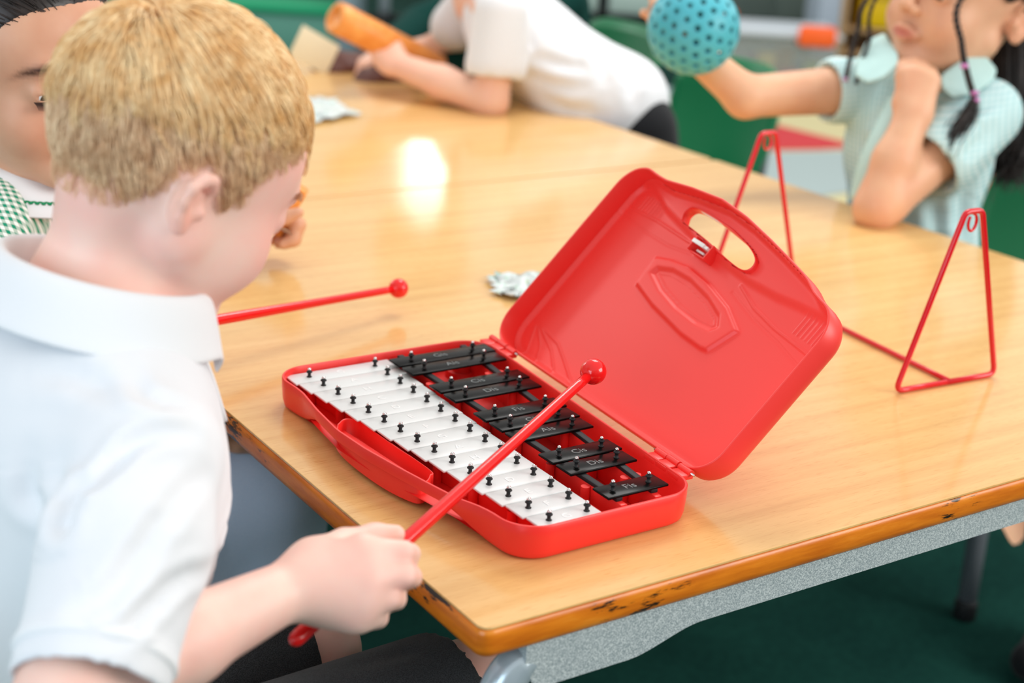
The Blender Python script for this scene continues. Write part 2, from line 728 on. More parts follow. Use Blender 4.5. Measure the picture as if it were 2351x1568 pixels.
_M = Mat('green_carpet', srgb(34, 92, 76), 0.95, 0.1)
_g = _M.noise(_M.coords(), 60, 4, 0.7)
_g2 = _M.noise(_M.coords(), 5, 2, 0.6)
_cc = _M.ramp(_g, [(0.3, srgb(13, 52, 46)), (0.7, srgb(26, 72, 63))])
_M.base(_M.mix(0.4, _cc, _M.ramp(_g2, [(0.35, srgb(12, 48, 44)), (0.65, srgb(26, 72, 63))])))
_M.bump(_g, 0.5, 0.004)
M_CARPET = _M.m
M_WALL = Mat('pale_wall_paint', srgb(222, 224, 218), 0.8, 0.2).m


def flat(name, r, g, b, rough=0.6, spec=0.3):
    return Mat(name, srgb(r, g, b), rough, spec).m


def emit(name, col, strength):
    m = bpy.data.materials.new(name)
    m.use_nodes = True
    b = m.node_tree.nodes['Principled BSDF']
    b.inputs['Base Color'].default_value = (0, 0, 0, 1)
    b.inputs['Emission Color'].default_value = col
    b.inputs['Emission Strength'].default_value = strength
    return m

# ------------------------------------------------------------------ the room
structure(box_obj('floor', (3.5, 2.3, -0.02), (14, 12.1, 0.04), M_CARPET, bev=0))


def wall_with_window(name, y, x0, x1, wins, h=3.0, th=0.12):
    """a wall along X at depth y with rectangular openings (x0, x1, z0, z1)"""
    bm = bmesh.new()
    xs = sorted({x0, x1, *[w[0] for w in wins], *[w[1] for w in wins]})
    for a, b in zip(xs[:-1], xs[1:]):
        w = [v for v in wins if v[0] <= a and v[1] >= b]
        if not w:
            box(bm, ((a + b) / 2, y + th / 2, h / 2), (b - a, th, h))
        else:
            z0, z1 = w[0][2], w[0][3]
            box(bm, ((a + b) / 2, y + th / 2, z0 / 2), (b - a, th, z0))
            box(bm, ((a + b) / 2, y + th / 2, (z1 + h) / 2), (b - a, th, h - z1))
    return structure(bm_obj(name, bm, M_WALL, smooth=False))


WINS = [(4.60, 5.11, 2.36, 2.69)]
wall_with_window('wall_back', 8.2, -3.3, 10.4, WINS)
structure(box_obj('wall_right', (10.46, 2.3, 1.5), (0.12, 12.0, 3.0), M_WALL, bev=0))
structure(box_obj('wall_left', (-3.36, 2.3, 1.5), (0.12, 12.0, 3.0), M_WALL, bev=0))
structure(box_obj('wall_front', (3.5, -3.66, 1.5), (13.8, 0.12, 3.0), M_WALL, bev=0))
structure(box_obj('baseboard_back', (3.55, 8.19, 0.05), (13.6, 0.02, 0.10), M_WHITEPL, bev=0.003))
for i, (a, b, z0, z1) in enumerate(WINS):
    bm = bmesh.new()
    for x in (a, b):
        box(bm, (x, 8.2, (z0 + z1) / 2), (0.05, 0.10, z1 - z0 + 0.05), 0.004)
    for z in (z0, z1):
        box(bm, ((a + b) / 2, 8.2, z), (b - a + 0.05, 0.10, 0.05), 0.004)
    fr = structure(bm_obj('window_%d' % (i + 1), bm, M_WHITEPL, sharp=40))
    box_obj('sky_lit_pane', ((a + b) / 2, 8.23, (z0 + z1) / 2), (b - a - 0.04, 0.01, z1 - z0 - 0.04),
            emit('daylight_pane', (0.95, 0.98, 1.0, 1), 11.0), fr, bev=0)


# ------------------------------------------------------------------ the tables
def rr_outline(x0, y0, x1, y1, r, n=6):
    P = []
    for (cx, cy, a0) in ((x1 - r, y0 + r, -90), (x1 - r, y1 - r, 0), (x0 + r, y1 - r, 90), (x0 + r, y0 + r, 180)):
        for k in range(n + 1):
            a = radians(a0 + 90 * k / n)
            P.append((cx + r * cos(a), cy + r * sin(a)))
    return P


def ring_stack(rings, cap0=True, cap1=True):
    """rings: list of equally long 3D loops"""
    n = len(rings[0])
    V = [p for r in rings for p in r]
    F = []
    for i in range(len(rings) - 1):
        for j in range(n):
            k = (j + 1) % n
            F.append((i * n + j, i * n + k, (i + 1) * n + k, (i + 1) * n + j))
    if cap0:
        F.append(tuple(reversed(range(n))))
    if cap1:
        F.append(tuple((len(rings) - 1) * n + j for j in range(n)))
    return V, F


def make_table(x0, y0, x1, y1, z, label, legs):
    t = thing('school_table', label, 'table', ((x0 + x1) / 2, (y0 + y1) / 2, 0))
    e = 0.0012
    o = rr_outline(x0 + e, y0 + e, x1 - e, y1 - e, 0.009)
    V, F = ring_stack([[(x, y, z - 0.0018) for x, y in o], [(x, y, z - 0.0003) for x, y in o],
                       [(x, y, z) for x, y in rr_outline(x0 + e + .0004, y0 + e + .0004, x1 - e - .0004, y1 - e - .0004, 0.009)]])
    top = mesh('tabletop', V, F, M_TOP, t, smooth=False)
    # rounded, worn wooden lipping under the laminate
    prof = [(0.03, -0.0019), (0.0028, -0.0019), (0.0008, -0.0035), (0.0, -0.007), (0.0, -0.0175), (0.0015, -0.0225), (0.005, -0.0245), (0.03, -0.0245)]
    rings = []
    for ins, dz in prof:
        r = max(0.011 - ins, 0.002)
        rings.append([(x, y, z + dz) for x, y in rr_outline(x0 + ins, y0 + ins, x1 - ins, y1 - ins, r)])
    V, F = ring_stack(rings, True, True)
    mesh('wood_edging', V, F, M_LIP, t)
    # steel frame: rails that deepen towards the bent corner legs
    zt = z - 0.0246
    for (ax, a0, a1, off) in (('x', x0, x1, y0 + 0.012), ('x', x0, x1, y1 - 0.012), ('y', y0, y1, x0 + 0.075), ('y', y0, y1, x1 - 0.075), ('x', x0, x1, (y0 + y1) / 2 - 0.12)):
        L = a1 - a0
        bm = bmesh.new()
        pts = []
        for s_ in np.linspace(0.040, L - 0.040, 161):
            dd = min(s_, L - s_) - 0.040
            k = 1 - min(1, max(0, (dd - 0.09) / 0.07))
            k = k * k * (3 - 2 * k)
            e_ = min(1.0, dd / 0.022)
            pts.append((a0 + s_, (0.023 + 0.014 * k) * (0.45 + 0.55 * math.sqrt(1 - (1 - e_) ** 2))))
        lo = [(p, zt - h) for p, h in pts]
        hi = [(p, zt) for p, h in reversed(pts)]
        loop = lo + hi
        rings_ = []
        for th in (-0.008, 0.008):
            rings_.append([((p, off + th, zz) if ax == 'x' else (off + th, p, zz)) for p, zz in loop])
        V, F = ring_stack(rings_)
        mesh('frame_rail', V, F, M_STEEL, t, smooth=False)
    for (sx, sy) in legs:
        cx = x0 if sx < 0 else x1
        cy = y0 if sy < 0 else y1
        ix, iy = -sx, -sy
        # tube bends from along the rail down to the floor
        P = smooth_path([(cx + ix * 0.074, cy + iy * 0.0120, zt - 0.0170), (cx + ix * 0.058, cy + iy * 0.0120, zt - 0.0180),
                         (cx + ix * 0.041, cy + iy * 0.0165, zt - 0.0225), (cx + ix * 0.026, cy + iy * 0.0175, zt - 0.048),
                         (cx + ix * 0.021, cy + iy * 0.0190, zt - 0.095), (cx + ix * 0.020, cy + iy * 0.0195, 0.30),
                         (cx + ix * 0.020, cy + iy * 0.0200, 0.02)], 8)
        leg = tube('leg', P, np.interp(np.arange(len(P)), [0, 9, 14, 19], [.0065, .0075, .0140, .0150]), M_CHROME_LEG, t, 20)
        V, F = lathe_vf([(0.016, 0), (0.018, 0.002), (0.018, 0.022), (0.016, 0.028)], 20, (P[-1][0], P[-1][1], 0))
        mesh('rubber_foot', V, F, M_RUBBER, leg)
    return t


make_table(0.0, 0.0, 1.122, 1.0725, T, 'beech topped school table with worn orange edge, carrying the red chime bar case',
           ((-1, -1), (1, -1), (-1, 1), (1, 1)))
make_table(0.0, 1.0755, 1.122, 2.15, T, 'second beech school table butted against the far side of the chime bar table',
           ((-1, -1), (1, -1), (-1, 1), (1, 1)))

# ------------------------------------------------------------------ the glockenspiel in its red case
CA, CB, CC, CD = (np.array(p) for p in ((.0435, .430), (.268, .430), (.236, .0605), (.070, .0605)))


def bulge(y):
    return float(np.interp(y, [.100, .114, .131, .163, .196, .242, .285, .331, .369, .385],
                           [0, .0022, .0077, .0115, .0148, .0182, .0178, .0100, .0012, 0]))


def case_outline(A, B, C, D, r=0.030, ins=0.0, bul=True, n=10):
    """rounded trapezoid, handle bulge on the A-D side; counter-clockwise D, C, B, A"""
    cs = [D, C, B, A]
    out = []
    for i in range(4):
        p, q, s_ = cs[i - 1], cs[i], cs[(i + 1) % 4]
        u = (p - q) / np.linalg.norm(p - q)
        w = (s_ - q) / np.linalg.norm(s_ - q)
        ang = math.acos(np.clip(u @ w, -1, 1))
        bis = (u + w) / np.linalg.norm(u + w)
        c = q + bis * (r / sin(ang / 2))
        a0 = c - u * 0
        t0 = q + u * (r / math.tan(ang / 2)) - c
        t1 = q + w * (r / math.tan(ang / 2)) - c
        b0, b1 = math.atan2(t0[1], t0[0]), math.atan2(t1[1], t1[0])
        while b1 < b0:
            b1 += 2 * pi
        R = max(r - ins, 0.002)
        for k in range(n + 1):
            b = b0 + (b1 - b0) * k / n
            out.append((c[0] + R * cos(b), c[1] + R * sin(b)))
        # straight side to the next corner
        e0 = np.array(out[-1])
        nq, nn = s_, cs[(i + 2) % 4]
        nu, nw = (q - nq) / np.linalg.norm(q - nq), (nn - nq) / np.linalg.norm(nn - nq)
        na = math.acos(np.clip(nu @ nw, -1, 1))
        nc = nq + (nu + nw) / np.linalg.norm(nu + nw) * (r / sin(na / 2))
        side = (nq - q) / np.linalg.norm(nq - q)
        nrm = np.array((side[1], -side[0]))
        e1 = nc + nrm * R
        m = 40
        for k in range(1, m):
            pnt = e0 + (e1 - e0) * k / m
            if i == 3 and bul:
                pnt = pnt + np.array((-1.0, -0.06)) * bulge(pnt[1])
            out.append(tuple(pnt))
    return out


def inside(P, x, y):
    P = np.asarray(P)
    x = np.asarray(x)
    y = np.asarray(y)
    res = np.zeros(x.shape, bool)
    j = len(P) - 1
    for i in range(len(P)):
        xi, yi, xj, yj = *P[i], *P[j]
        c = ((yi > y) != (yj > y)) & (x < (xj - xi) * (y - yi) / (yj - yi + 1e-15) + xi)
        res ^= c
        j = i
    return res


def seg_dist(x, y, pl, closed=False):
    d = np.full(x.shape, 9.0)
    n = len(pl)
    for i in range(n if closed else n - 1):
        a, b = np.array(pl[i]), np.array(pl[(i + 1) % n])
        ba = b - a
        t = np.clip(((x - a[0]) * ba[0] + (y - a[1]) * ba[1]) / (ba @ ba + 1e-15), 0, 1)
        d = np.minimum(d, np.hypot(x - a[0] - t * ba[0], y - a[1] - t * ba[1]))
    return d


gl = thing('glockenspiel', 'red plastic cased glockenspiel with white and black metal bars, lid propped open', 'glockenspiel', (0.155, 0.245, T))
RIM = 0.0290

# base shell: outer wall, rounded foot, rim, inner wall, floor
bul_ring = lambda ins: case_outline(CA, CB, CC, CD, 0.030, ins)
pl_ring = lambda ins: case_outline(CA, CB, CC, CD, 0.030, ins, False)
o_b, o_n = bul_ring(0), pl_ring(0)
isb = [abs(a[0] - b[0]) > 0.0006 for a, b in zip(o_b, o_n)]
lift = [min(1.0, (b[0] - a[0]) / 0.010) for a, b in zip(o_b, o_n)]


def brng(ins, z, zl):
    return [(p[0], p[1], T + z + zl * l) for p, l in zip(bul_ring(ins), lift)]


rings = [brng(0.0085, 0.0004, 0.0178), brng(0.0050, 0.0010, 0.0172), brng(0.0022, 0.0034, 0.0156), brng(0.0010, 0.0080, 0.0125),
         brng(0.0, 0.0200, 0), brng(0.0, RIM - 0.0006, 0), brng(0.0005, RIM, 0), brng(0.0020, RIM, 0),
         brng(0.0024, RIM - 0.0006, 0), brng(0.0030, 0.0215, 0), brng(0.0045, 0.0045, 0.0160), brng(0.0060, 0.0030, 0.0155)]
V, F = ring_stack(rings, False, False)
base = mesh('case_base', V, F, M_RED, gl)
n = len(o_b)
# floor and handle web, as their own plates joined to the same part through one mesh
bm = bmesh.new()
bm.from_mesh(base.data)
fl = [bm.verts.new(Vector((p[0], p[1], T + 0.0030))) for p in pl_ring(0.004)]
bm.faces.new(fl)
fb = [bm.verts.new(Vector((p[0], p[1], T + 0.0006))) for p in pl_ring(0.008)]
bm.faces.new(list(reversed(fb)))
# web between the bulge and the straight side, and the recessed body wall behind it
ids = [i for i in range(n) if isb[i]]
bi, pi_ = bul_ring(0.0022), pl_ring(-0.0005)
w1 = [bm.verts.new(Vector((bi[i][0], bi[i][1], T + 0.0115))) for i in ids]
w2 = [bm.verts.new(Vector((pi_[i][0] + 0.010, pi_[i][1], T + 0.0115))) for i in ids]
w3 = [bm.verts.new(Vector((pi_[i][0] + 0.010, pi_[i][1], T + 0.0008))) for i in ids]
for k in range(len(ids) - 1):
    bm.faces.new((w1[k], w1[k + 1], w2[k + 1], w2[k]))
    bm.faces.new((w2[k], w2[k + 1], w3[k + 1], w3[k]))
# ribs under the bars
PX = lambda a, b, t: a + (b - a) * t
W_F, W_R = (.0755, .1050), (.1422, .1394)
K_F, K_R = (.1728, .1712), (.2407, .2048)
YB = lambda i: .4128 - .02395 * i


def rail_pt(pair, i, z):
    return np.array((PX(pair[0], pair[1], i / 14.0), YB(i), T + z))


for pair, zt_, th in ((W_F, 0.0180, 0.004), (W_R, 0.0180, 0.006), (K_F, 0.0240, 0.006), (K_R, 0.0240, 0.006)):
    a, b = rail_pt(pair, -0.3, 0), rail_pt(pair, 14.2, 0)
    ang = math.atan2(b[1] - a[1], b[0] - a[0])
    c = (a + b) / 2
    box(bm, (c[0], c[1], T + 0.003 + (zt_ - 0.003) / 2), (np.linalg.norm(b - a), th, zt_ - 0.003), 0.0006,
        Matrix.Rotation(ang, 3, 'Z'))
for pair, zt_, dx in ((W_F, 0.0178, -0.005), (W_R, 0.0178, 0.006), (K_F, 0.0238, -0.007), (K_R, 0.0238, -0.006), (K_R, 0.0238, 0.006)):
    for i in range(0, 14, 2):
        p = rail_pt(pair, i + 0.5, 0)
        r = bmesh.ops.create_cone(bm, cap_ends=True, segments=14, radius1=0.0042, radius2=0.0036, depth=zt_ - 0.003)
        for v in r['verts']:
            v.co += Vector((p[0] + dx, p[1], T + 0.003 + (zt_ - 0.003) / 2))
# long red divider between white and black rows
a, b = np.array((.1585, .405, 0)), np.array((.1555, .075, 0))
c = (a + b) / 2
box(bm, (c[0], c[1], T + 0.0105), (np.linalg.norm(b - a), 0.0025, 0.015), 0.0005, Matrix.Rotation(math.atan2(b[1] - a[1], b[0] - a[0]), 3, 'Z'))
# raised pads in the rear corners
for (px_, py_) in ((.205, .082), (.232, .405)):
    for s_ in (0.016, 0.010):
        r = bmesh.ops.create_cone(bm, cap_ends=True, segments=20, radius1=s_, radius2=s_ * 0.9, depth=0.006)
        for v in r['verts']:
            v.co += Vector((px_, py_, T + (0.006 if s_ > 0.012 else 0.011)))
bm.to_mesh(base.data)
bm.free()
base.data.polygons.foreach_set('use_smooth', [True] * len(base.data.polygons))
bmx = bmesh.new()
bmx.from_mesh(base.data)
for e in bmx.edges:
    if len(e.link_faces) == 2 and e.calc_face_angle(0) > radians(40):
        e.smooth = False
bmx.to_mesh(base.data)
bmx.free()

# hand-hole well inside the handle
loop = [(.052, .312), (.063, .320), (.0715, .313), (.0725, .290), (.0755, .202), (.0705, .189), (.0605, .180), (.0515, .183), (.0435, .2165), (.0415, .266), (.0445, .296)]
lp = smooth_path([(*p, 0) for p in loop + loop[:1]], 6)[:-1]
ctr = lp.mean(0)


def lring(k, z):
    o = []
    for p in lp:
        d = p - ctr
        L = np.linalg.norm(d)
        q = ctr + d * (1 - k / L)
        o.append((q[0], q[1], T + z))
    return o


V, F = ring_stack([lring(-0.0003, 0.004), lring(0, 0.0200), lring(0.0003, 0.0206), lring(0.0014, 0.0206), lring(0.0017, 0.0200), lring(0.0021, 0.0050), lring(0.004, 0.0042)], False, True)
mesh('handle_well', V, F, M_RED, gl)

# rubber rails
for pair, z in ((W_F, .01975), (W_R, .01975), (K_F, .02575), (K_R, .02575)):
    a, b = rail_pt(pair, -0.35, z), rail_pt(pair, 14.0 if pair in (W_F, W_R) else 13.95, z)
    d = b - a
    q = box_obj('rubber_rail', (a + b) / 2, (np.linalg.norm(d), 0.0062, 0.0034), M_RUBBER, gl, 0.0008,
                Matrix.Rotation(math.atan2(d[1], d[0]), 3, 'Z'))

# pins: one mesh, shared by every copy
PINV, PINF = lathe_vf([(0.0024, 0.0), (0.0024, 0.0004), (0.0015, 0.0006), (0.0015, 0.0036), (0.0019, 0.0040), (0.0027, 0.0044), (0.0028, 0.0049),
                       (0.0023, 0.0056), (0.0014, 0.0061), (0.0010, 0.0062)], 18)
nk = len(PINV)
SCV, SCF = lathe_vf([(0.0008, 0.0058), (0.0012, 0.0062), (0.00165, 0.0069), (0.0017, 0.0074), (0.0014, 0.0081), (0.0008, 0.0085), (0.0002, 0.0086)], 14, off=nk)
pin_me = bpy.data.meshes.new('pin')
pin_me.from_pydata([tuple(v) for v in PINV + SCV], [], PINF + SCF)
pin_me.materials.append(M_RUBBER)
pin_me.materials.append(M_NICKEL)
pin_me.polygons.foreach_set('material_index', [0] * len(PINF) + [1] * len(SCF))
pin_me.polygons.foreach_set('use_smooth', [True] * len(pin_me.polygons))
pin_me.update()


def text_mesh(txt, size):
    cu = bpy.data.curves.new('note', 'FONT')
    cu.body = txt
    cu.size = size
    cu.extrude = 0.00022
    cu.align_x = 'CENTER'
    cu.align_y = 'CENTER'
    o = bpy.data.objects.new('note_tmp', cu)
    COL.objects.link(o)
    dg = bpy.context.evaluated_depsgraph_get()
    me = bpy.data.meshes.new_from_object(o.evaluated_get(dg))
    bpy.data.objects.remove(o)
    return me


def bar(name, x0, x1, yc, w, z, th, mat, pins, note, emb):
    bm = bmesh.new()
    box(bm, ((x0 + x1) / 2, yc, T + z - th / 2), (x1 - x0, w, th), 0.0007, seg=2)
    b = bm_obj(name, bm, mat, gl, sharp=50)
    for px_ in pins:
        p = bpy.data.objects.new('pin', pin_me)
        COL.objects.link(p)
        p.parent = b
        p.location = (px_, yc, T + z)
        p.rotation_euler = (0, 0, random.random() * 6)
    me = text_mesh(note, 0.0105)
    me.materials.clear()
    me.materials.append(emb)
    q = bpy.data.objects.new('note_letter', me)
    COL.objects.link(q)
    q.parent = b
    q.location = (PX(pins[0], pins[1], 0.47), yc, T + z + 0.00005)
    q.rotation_euler = (0, 0, 0)
    return b


random.seed(4)
NOTES = ['G', 'A', 'H', 'C', 'D', 'E', 'F', 'G', 'A', 'H', 'C', 'D', 'E', 'F', 'G']
for i in range(15):
    t = i / 14.0
    x0 = PX(.0570, .0925, t)
    x1 = PX(.1612, .1488, t)
    bar('white_bar', x0, x1, YB(i), .0232, .0238, .0020, M_WHITEBAR, (PX(*W_F, t), PX(*W_R, t)), NOTES[i], M_EMB_W)
for i, nm in zip((.5, 1.5, 3.5, 4.5, 6.5, 7.5, 8.5, 10.5, 11.5, 13.5), ('Gis', 'Ais', 'Cis', 'Dis', 'Fis', 'Gis', 'Ais', 'Cis', 'Dis', 'Fis')):
    t = i / 14.0
    x0 = PX(.1545, .1600, t)
    x1 = PX(.2610, .2165, t)
    bar('black_bar', x0, x1, YB(i) - 0.001, .0210, .0296, .0021, M_BLACKBAR, (PX(*K_F, t), PX(*K_R, t)), nm, M_EMB_B)

# ---- lid, built closed above the base, then swung about the hinge line
LA, LB, LC, LD = CA.copy(), CB.copy(), CC + np.array((.001, .010)), CD + np.array((-.001, .010))
LH = 0.0265
l_ring = lambda ins, bul=True: case_outline(LA, LB, LC, LD, 0.030, ins, bul)
hole = [(.0694, .3303), (.0606, .3353), (.0531, .3289), (.0515, .3002), (.0536, .268), (.0574, .235), (.0639, .2153), (.072, .211), (.0778, .218), (.0774, .2397), (.0727, .2819)]
hp = smooth_path([(*p, 0) for p in hole + hole[:1]], 6)[:-1]
hc = hp.mean(0)


def hring(k, z):
    o = []
    for p in hp:
        d = p - hc
        L = np.linalg.norm(d)
        q = hc + d * (1 + k / L)
        o.append((q[0], q[1], z))
    return o


LV, LF = [], []


def addvf(V, F):
    o = len(LV)
    LV.extend([tuple(v) for v in V])
    LF.extend([tuple(i + o for i in f) for f in F])


Zl = lambda ins, z, ring=l_ring: [(p[0], p[1], z) for p in ring(ins)]
addvf(*ring_stack([Zl(0.0026, LH - 0.0055), Zl(0.0022, 0.0006), Zl(0.0017, 0.0), Zl(0.0005, 0.0), Zl(0.0, 0.0006), Zl(0.0, 0.016),
                   Zl(0.0008, 0.0215), Zl(0.0030, LH - 0.0015), Zl(0.0065, LH)], False, False))
emb = [(.1099, .3351), (.1036, .3129), (.0997, .2865), (.1023, .2494), (.1105, .2071), (.1229, .1766), (.1534, .1904), (.1553, .1989), (.1555, .2318), (.1499, .2894), (.1423, .3301), (.1297, .3321)]
eye = [(.125, .3218), (.1173, .3195), (.1109, .2996), (.1095, .2705), (.1138, .2354), (.1211, .2084), (.1303, .1991), (.1365, .204), (.1396, .2255), (.1387, .2606), (.1337, .2943)]
fans = [[(.2316, .4123), (.2551, .397), (.2705, .3939)], [(.231, .4082), (.2434, .385), (.2705, .3619)], [(.2296, .4054), (.2396, .3666), (.2508, .3456), (.2684, .3247)],
        [(.229, .4013), (.2307, .3654), (.2393, .3391), (.2539, .3003), (.2573, .2822)]]
ridges = [[(.0841, .4159), (.0808, .3707), (.0812, .3294), (.0813, .3017)], [(.0891, .2151), (.0989, .183), (.1037, .1476), (.1065, .0943)]]
grooves = [[(.0942, .4268), (.0955, .3727), (.0946, .3324), (.0893, .2957)], [(.0981, .2184), (.1075, .1728), (.1123, .1312), (.1194, .0921)]]
wings = [[(.0563, .4066), (.068, .3664), (.0748, .3176), (.0785, .3014)], [(.0833, .2081), (.0813, .1668), (.0777, .1388)]]
st = 0.0011
gx, gy = np.meshgrid(np.arange(.012, .285, st), np.arange(.05, .446, st), indexing='ij')
o_in = l_ring(0.0018)
hmask = inside(hring(0.0012, 0), gx, gy) if False else inside([(p[0], p[1]) for p in hring(0.0014, 0)], gx, gy)
ok = inside(o_in, gx, gy) & ~hmask
dwall = seg_dist(gx, gy, l_ring(0.0026), True)
dh = seg_dist(gx, gy, [(p[0], p[1]) for p in hp], True)
zin = np.full(gx.shape, LH - 0.0018)
zin -= 0.004 * np.exp(-(dwall / 0.0028) ** 2)                                   # fillet to the wall
inemb = inside(emb, gx, gy)
de = seg_dist(gx, gy, emb, True)
sg = np.where(inemb, -de, de)
zin -= 0.0034 / (1 + np.exp(np.clip((sg + 0.0012) / 0.0007, -30, 30)))            # raised shield
ine = inside(eye, gx, gy)
dy_ = seg_dist(gx, gy, eye, True)
sy_ = np.where(ine, -dy_, dy_)
zin += 0.0030 / (1 + np.exp(np.clip((sy_ + 0.0006) / 0.0008, -30, 30)))            # sunk eye
zin -= 0.0007 * np.exp(-((sy_ + 0.0052) / 0.0006) ** 2) * ine
for pl in fans:
    zin -= 0.0011 * np.exp(-(seg_dist(gx, gy, pl) / 0.0009) ** 2)
for pl in ridges:
    zin -= 0.0012 * np.exp(-(seg_dist(gx, gy, pl) / 0.0012) ** 2)
for pl in grooves:
    zin += 0.0006 * np.exp(-(seg_dist(gx, gy, pl) / 0.0012) ** 2)
# the plate steps down towards the handle in front of the wing lines
front = np.interp(gy, [.09, .1388, .1668, .2081, .3014, .3176, .3664, .4066], [.0745, .0777, .0813, .0833, .0785, .0748, .068, .0563])
zin -= 0.0050 / (1 + np.exp(np.clip((gx - front) / 0.0016, -30, 30)))
# grip flutes in both front corners
for (y0_, y1_, x0_, x1_) in ((.372, .414, .064, .082), (.084, .128, .078, .098)):
    m_ = (gy > y0_) & (gy < y1_) & (gx > x0_) & (gx < x1_)
    zin -= m_ * 0.0009 * np.maximum(0, np.cos((gy - y0_) * 2 * pi / 0.0052)) ** 4
zin -= 0.0008 * np.exp(-(((gx - .25) ** 2 + (gy - .2133) ** 2) / 0.0030 ** 2) ** 2) + 0.0008 * np.exp(-(((gx - .2439) ** 2 + (gy - .1364) ** 2) / 0.0036 ** 2) ** 2)
zin -= 0.0016 * np.exp(-(((gx - .165) ** 2) / 0.06 ** 2 + ((gy - .25) ** 2) / 0.10 ** 2))   # the sheet is slightly bowed
nx, ny = gx.shape
vid = np.full(gx.shape, -1)
need = np.zeros(gx.shape, bool)
cells = ok[:-1, :-1] & ok[1:, :-1] & ok[:-1, 1:] & ok[1:, 1:]
for di in (0, 1):
    for dj in (0, 1):
        need[di:nx - 1 + di, dj:ny - 1 + dj] |= cells
ii = np.argwhere(need)
vid[need] = np.arange(len(ii))
Vi = np.stack([gx[need], gy[need], zin[need]], 1)
Vo = np.stack([gx[need], gy[need], np.full(len(ii), LH)], 1)
c_ = np.argwhere(cells)
q = np.stack([vid[c_[:, 0], c_[:, 1]], vid[c_[:, 0], c_[:, 1] + 1], vid[c_[:, 0] + 1, c_[:, 1] + 1], vid[c_[:, 0] + 1, c_[:, 1]]], 1)
addvf(Vi, q)
# outside plate: a clean sheet between the outline and the hand hole
bt = bmesh.new()
edges = []
for loop_ in (Zl(0.0065, LH), hring(0.002, LH)):
    vs_ = [bt.verts.new(p) for p in loop_]
    edges += [bt.edges.new((vs_[i], vs_[(i + 1) % len(vs_)])) for i in range(len(vs_))]
bmesh.ops.triangle_fill(bt, use_beauty=True, use_dissolve=False, edges=edges, normal=(0, 0, 1))
bt.verts.index_update()
addvf([tuple(v.co) for v in bt.verts], [tuple(v.index for v in f.verts) for f in bt.faces])
bt.free()
addvf(*ring_stack([hring(0.0030, LH - 0.003), hring(0.0022, LH - 0.0100), hring(0.0016, LH - 0.0108), hring(0.0004, LH - 0.0108), hring(0.0, LH - 0.0102), hring(0.0, LH), hring(0.002, LH)], False, False))

HA = np.array((*LB, 0.0)) + np.array((.0110, .004, T + RIM))
HB = np.array((*LC, 0.0)) + np.array((.0110, .004, T + RIM))
HU = (HB - HA) / np.linalg.norm(HB - HA)
LID_ANG = radians(130)


def rot_h(P, t=LID_ANG):
    P = np.atleast_2d(P) - HA
    return HA + P * cos(t) + np.cross(HU, P) * sin(t) + np.outer(P @ HU, HU) * (1 - cos(t))


_s = 1 if rot_h(np.array([[.0435, .428, T + RIM]]), LID_ANG)[0, 2] > T + RIM else -1


def lid_pts(V):
    """closed-lid coordinates (z above the rim) to the open lid in the room"""
    W = np.asarray(V, float) + np.array((.0110, .004, T + RIM))
    return rot_h(W, _s * LID_ANG)


lid = mesh('case_lid', lid_pts(LV), LF, M_REDLID, gl)
bmx = bmesh.new()
bmx.from_mesh(lid.data)
bmesh.ops.remove_doubles(bmx, verts=bmx.verts[:], dist=1e-6)
bmx.to_mesh(lid.data)
bmx.free()


def lid_boxes(name, specs, mat, parent):
    bm = bmesh.new()
    for c, s_, b in specs:
        box(bm, c, s_, b)
    bmesh.ops.recalc_face_normals(bm, faces=bm.faces[:])
    for v in bm.verts:
        v.co = Vector(lid_pts([v.co])[0])
    return bm_obj(name, bm, mat, parent, sharp=40)


# catch housing and the white catch in the middle of the handle side
lid_boxes('catch_housing', [((.0815, .2930, LH - .0075), (.0150, .0018, .0130), .0004), ((.0815, .2655, LH - .0075), (.0150, .0018, .0130), .0004),
                            ((.0885, .2792, LH - .0060), (.0016, .0280, .0100), .0004)], M_REDLID, lid)
lid_boxes('white_catch', [((.0795, .2835, LH - .0145), (.0040, .0190, .0026), .0006), ((.0795, .2745, LH - .0100), (.0030, .0110, .0090), .0006),
                          ((.0845, .2830, LH - .0060), (.0022, .0120, .0030), .0006)], M_WHITEPL, lid)
lid_boxes('handle_label', [((.0517, .305, LH - .0045), (.0010, .036, .0050), .0003)], M_WHITEPL, lid)

# hinges on the rear edge
for t in (0.075, 0.86):
    d = (CC - CB) / np.linalg.norm(CC - CB)
    nrm = np.array((-d[1], d[0]))
    ang = math.atan2(d[1], d[0])
    p = CB + (CC - CB) * t
    bm = bmesh.new()
    for k, (off, w, zz) in enumerate(((-0.017, 0.0155, 0), (0.0, 0.0155, .0006), (0.017, 0.0155, 0))):
        c = p + d * off + nrm * 0.0045
        box(bm, (c[0], c[1], T + RIM - 0.0035 + zz), (w, 0.0150, 0.0045), 0.0010, Matrix.Rotation(ang, 3, 'Z'))
        c = p + d * (off * 0.98) + nrm * 0.0100
        r = bmesh.ops.create_cone(bm, cap_ends=True, segments=16, radius1=0.0030, radius2=0.0030, depth=w)
        for v in r['verts']:
            v.co = Matrix.Rotation(ang, 3, 'Z') @ (Matrix.Rotation(pi / 2, 3, 'Y') @ v.co) + Vector((c[0], c[1], T + RIM - 0.001 + zz))
    hg = bm_obj('hinge', bm, M_RED, gl, sharp=40)
    e = [p + d * k + nrm * 0.0100 for k in (-0.028, 0.028)]
    tube('hinge_pin', [(q_[0], q_[1], T + RIM - 0.001) for q_ in (e[0], (e[0] + e[1]) / 2, e[1])], 0.0010, M_NICKEL, hg, 10)

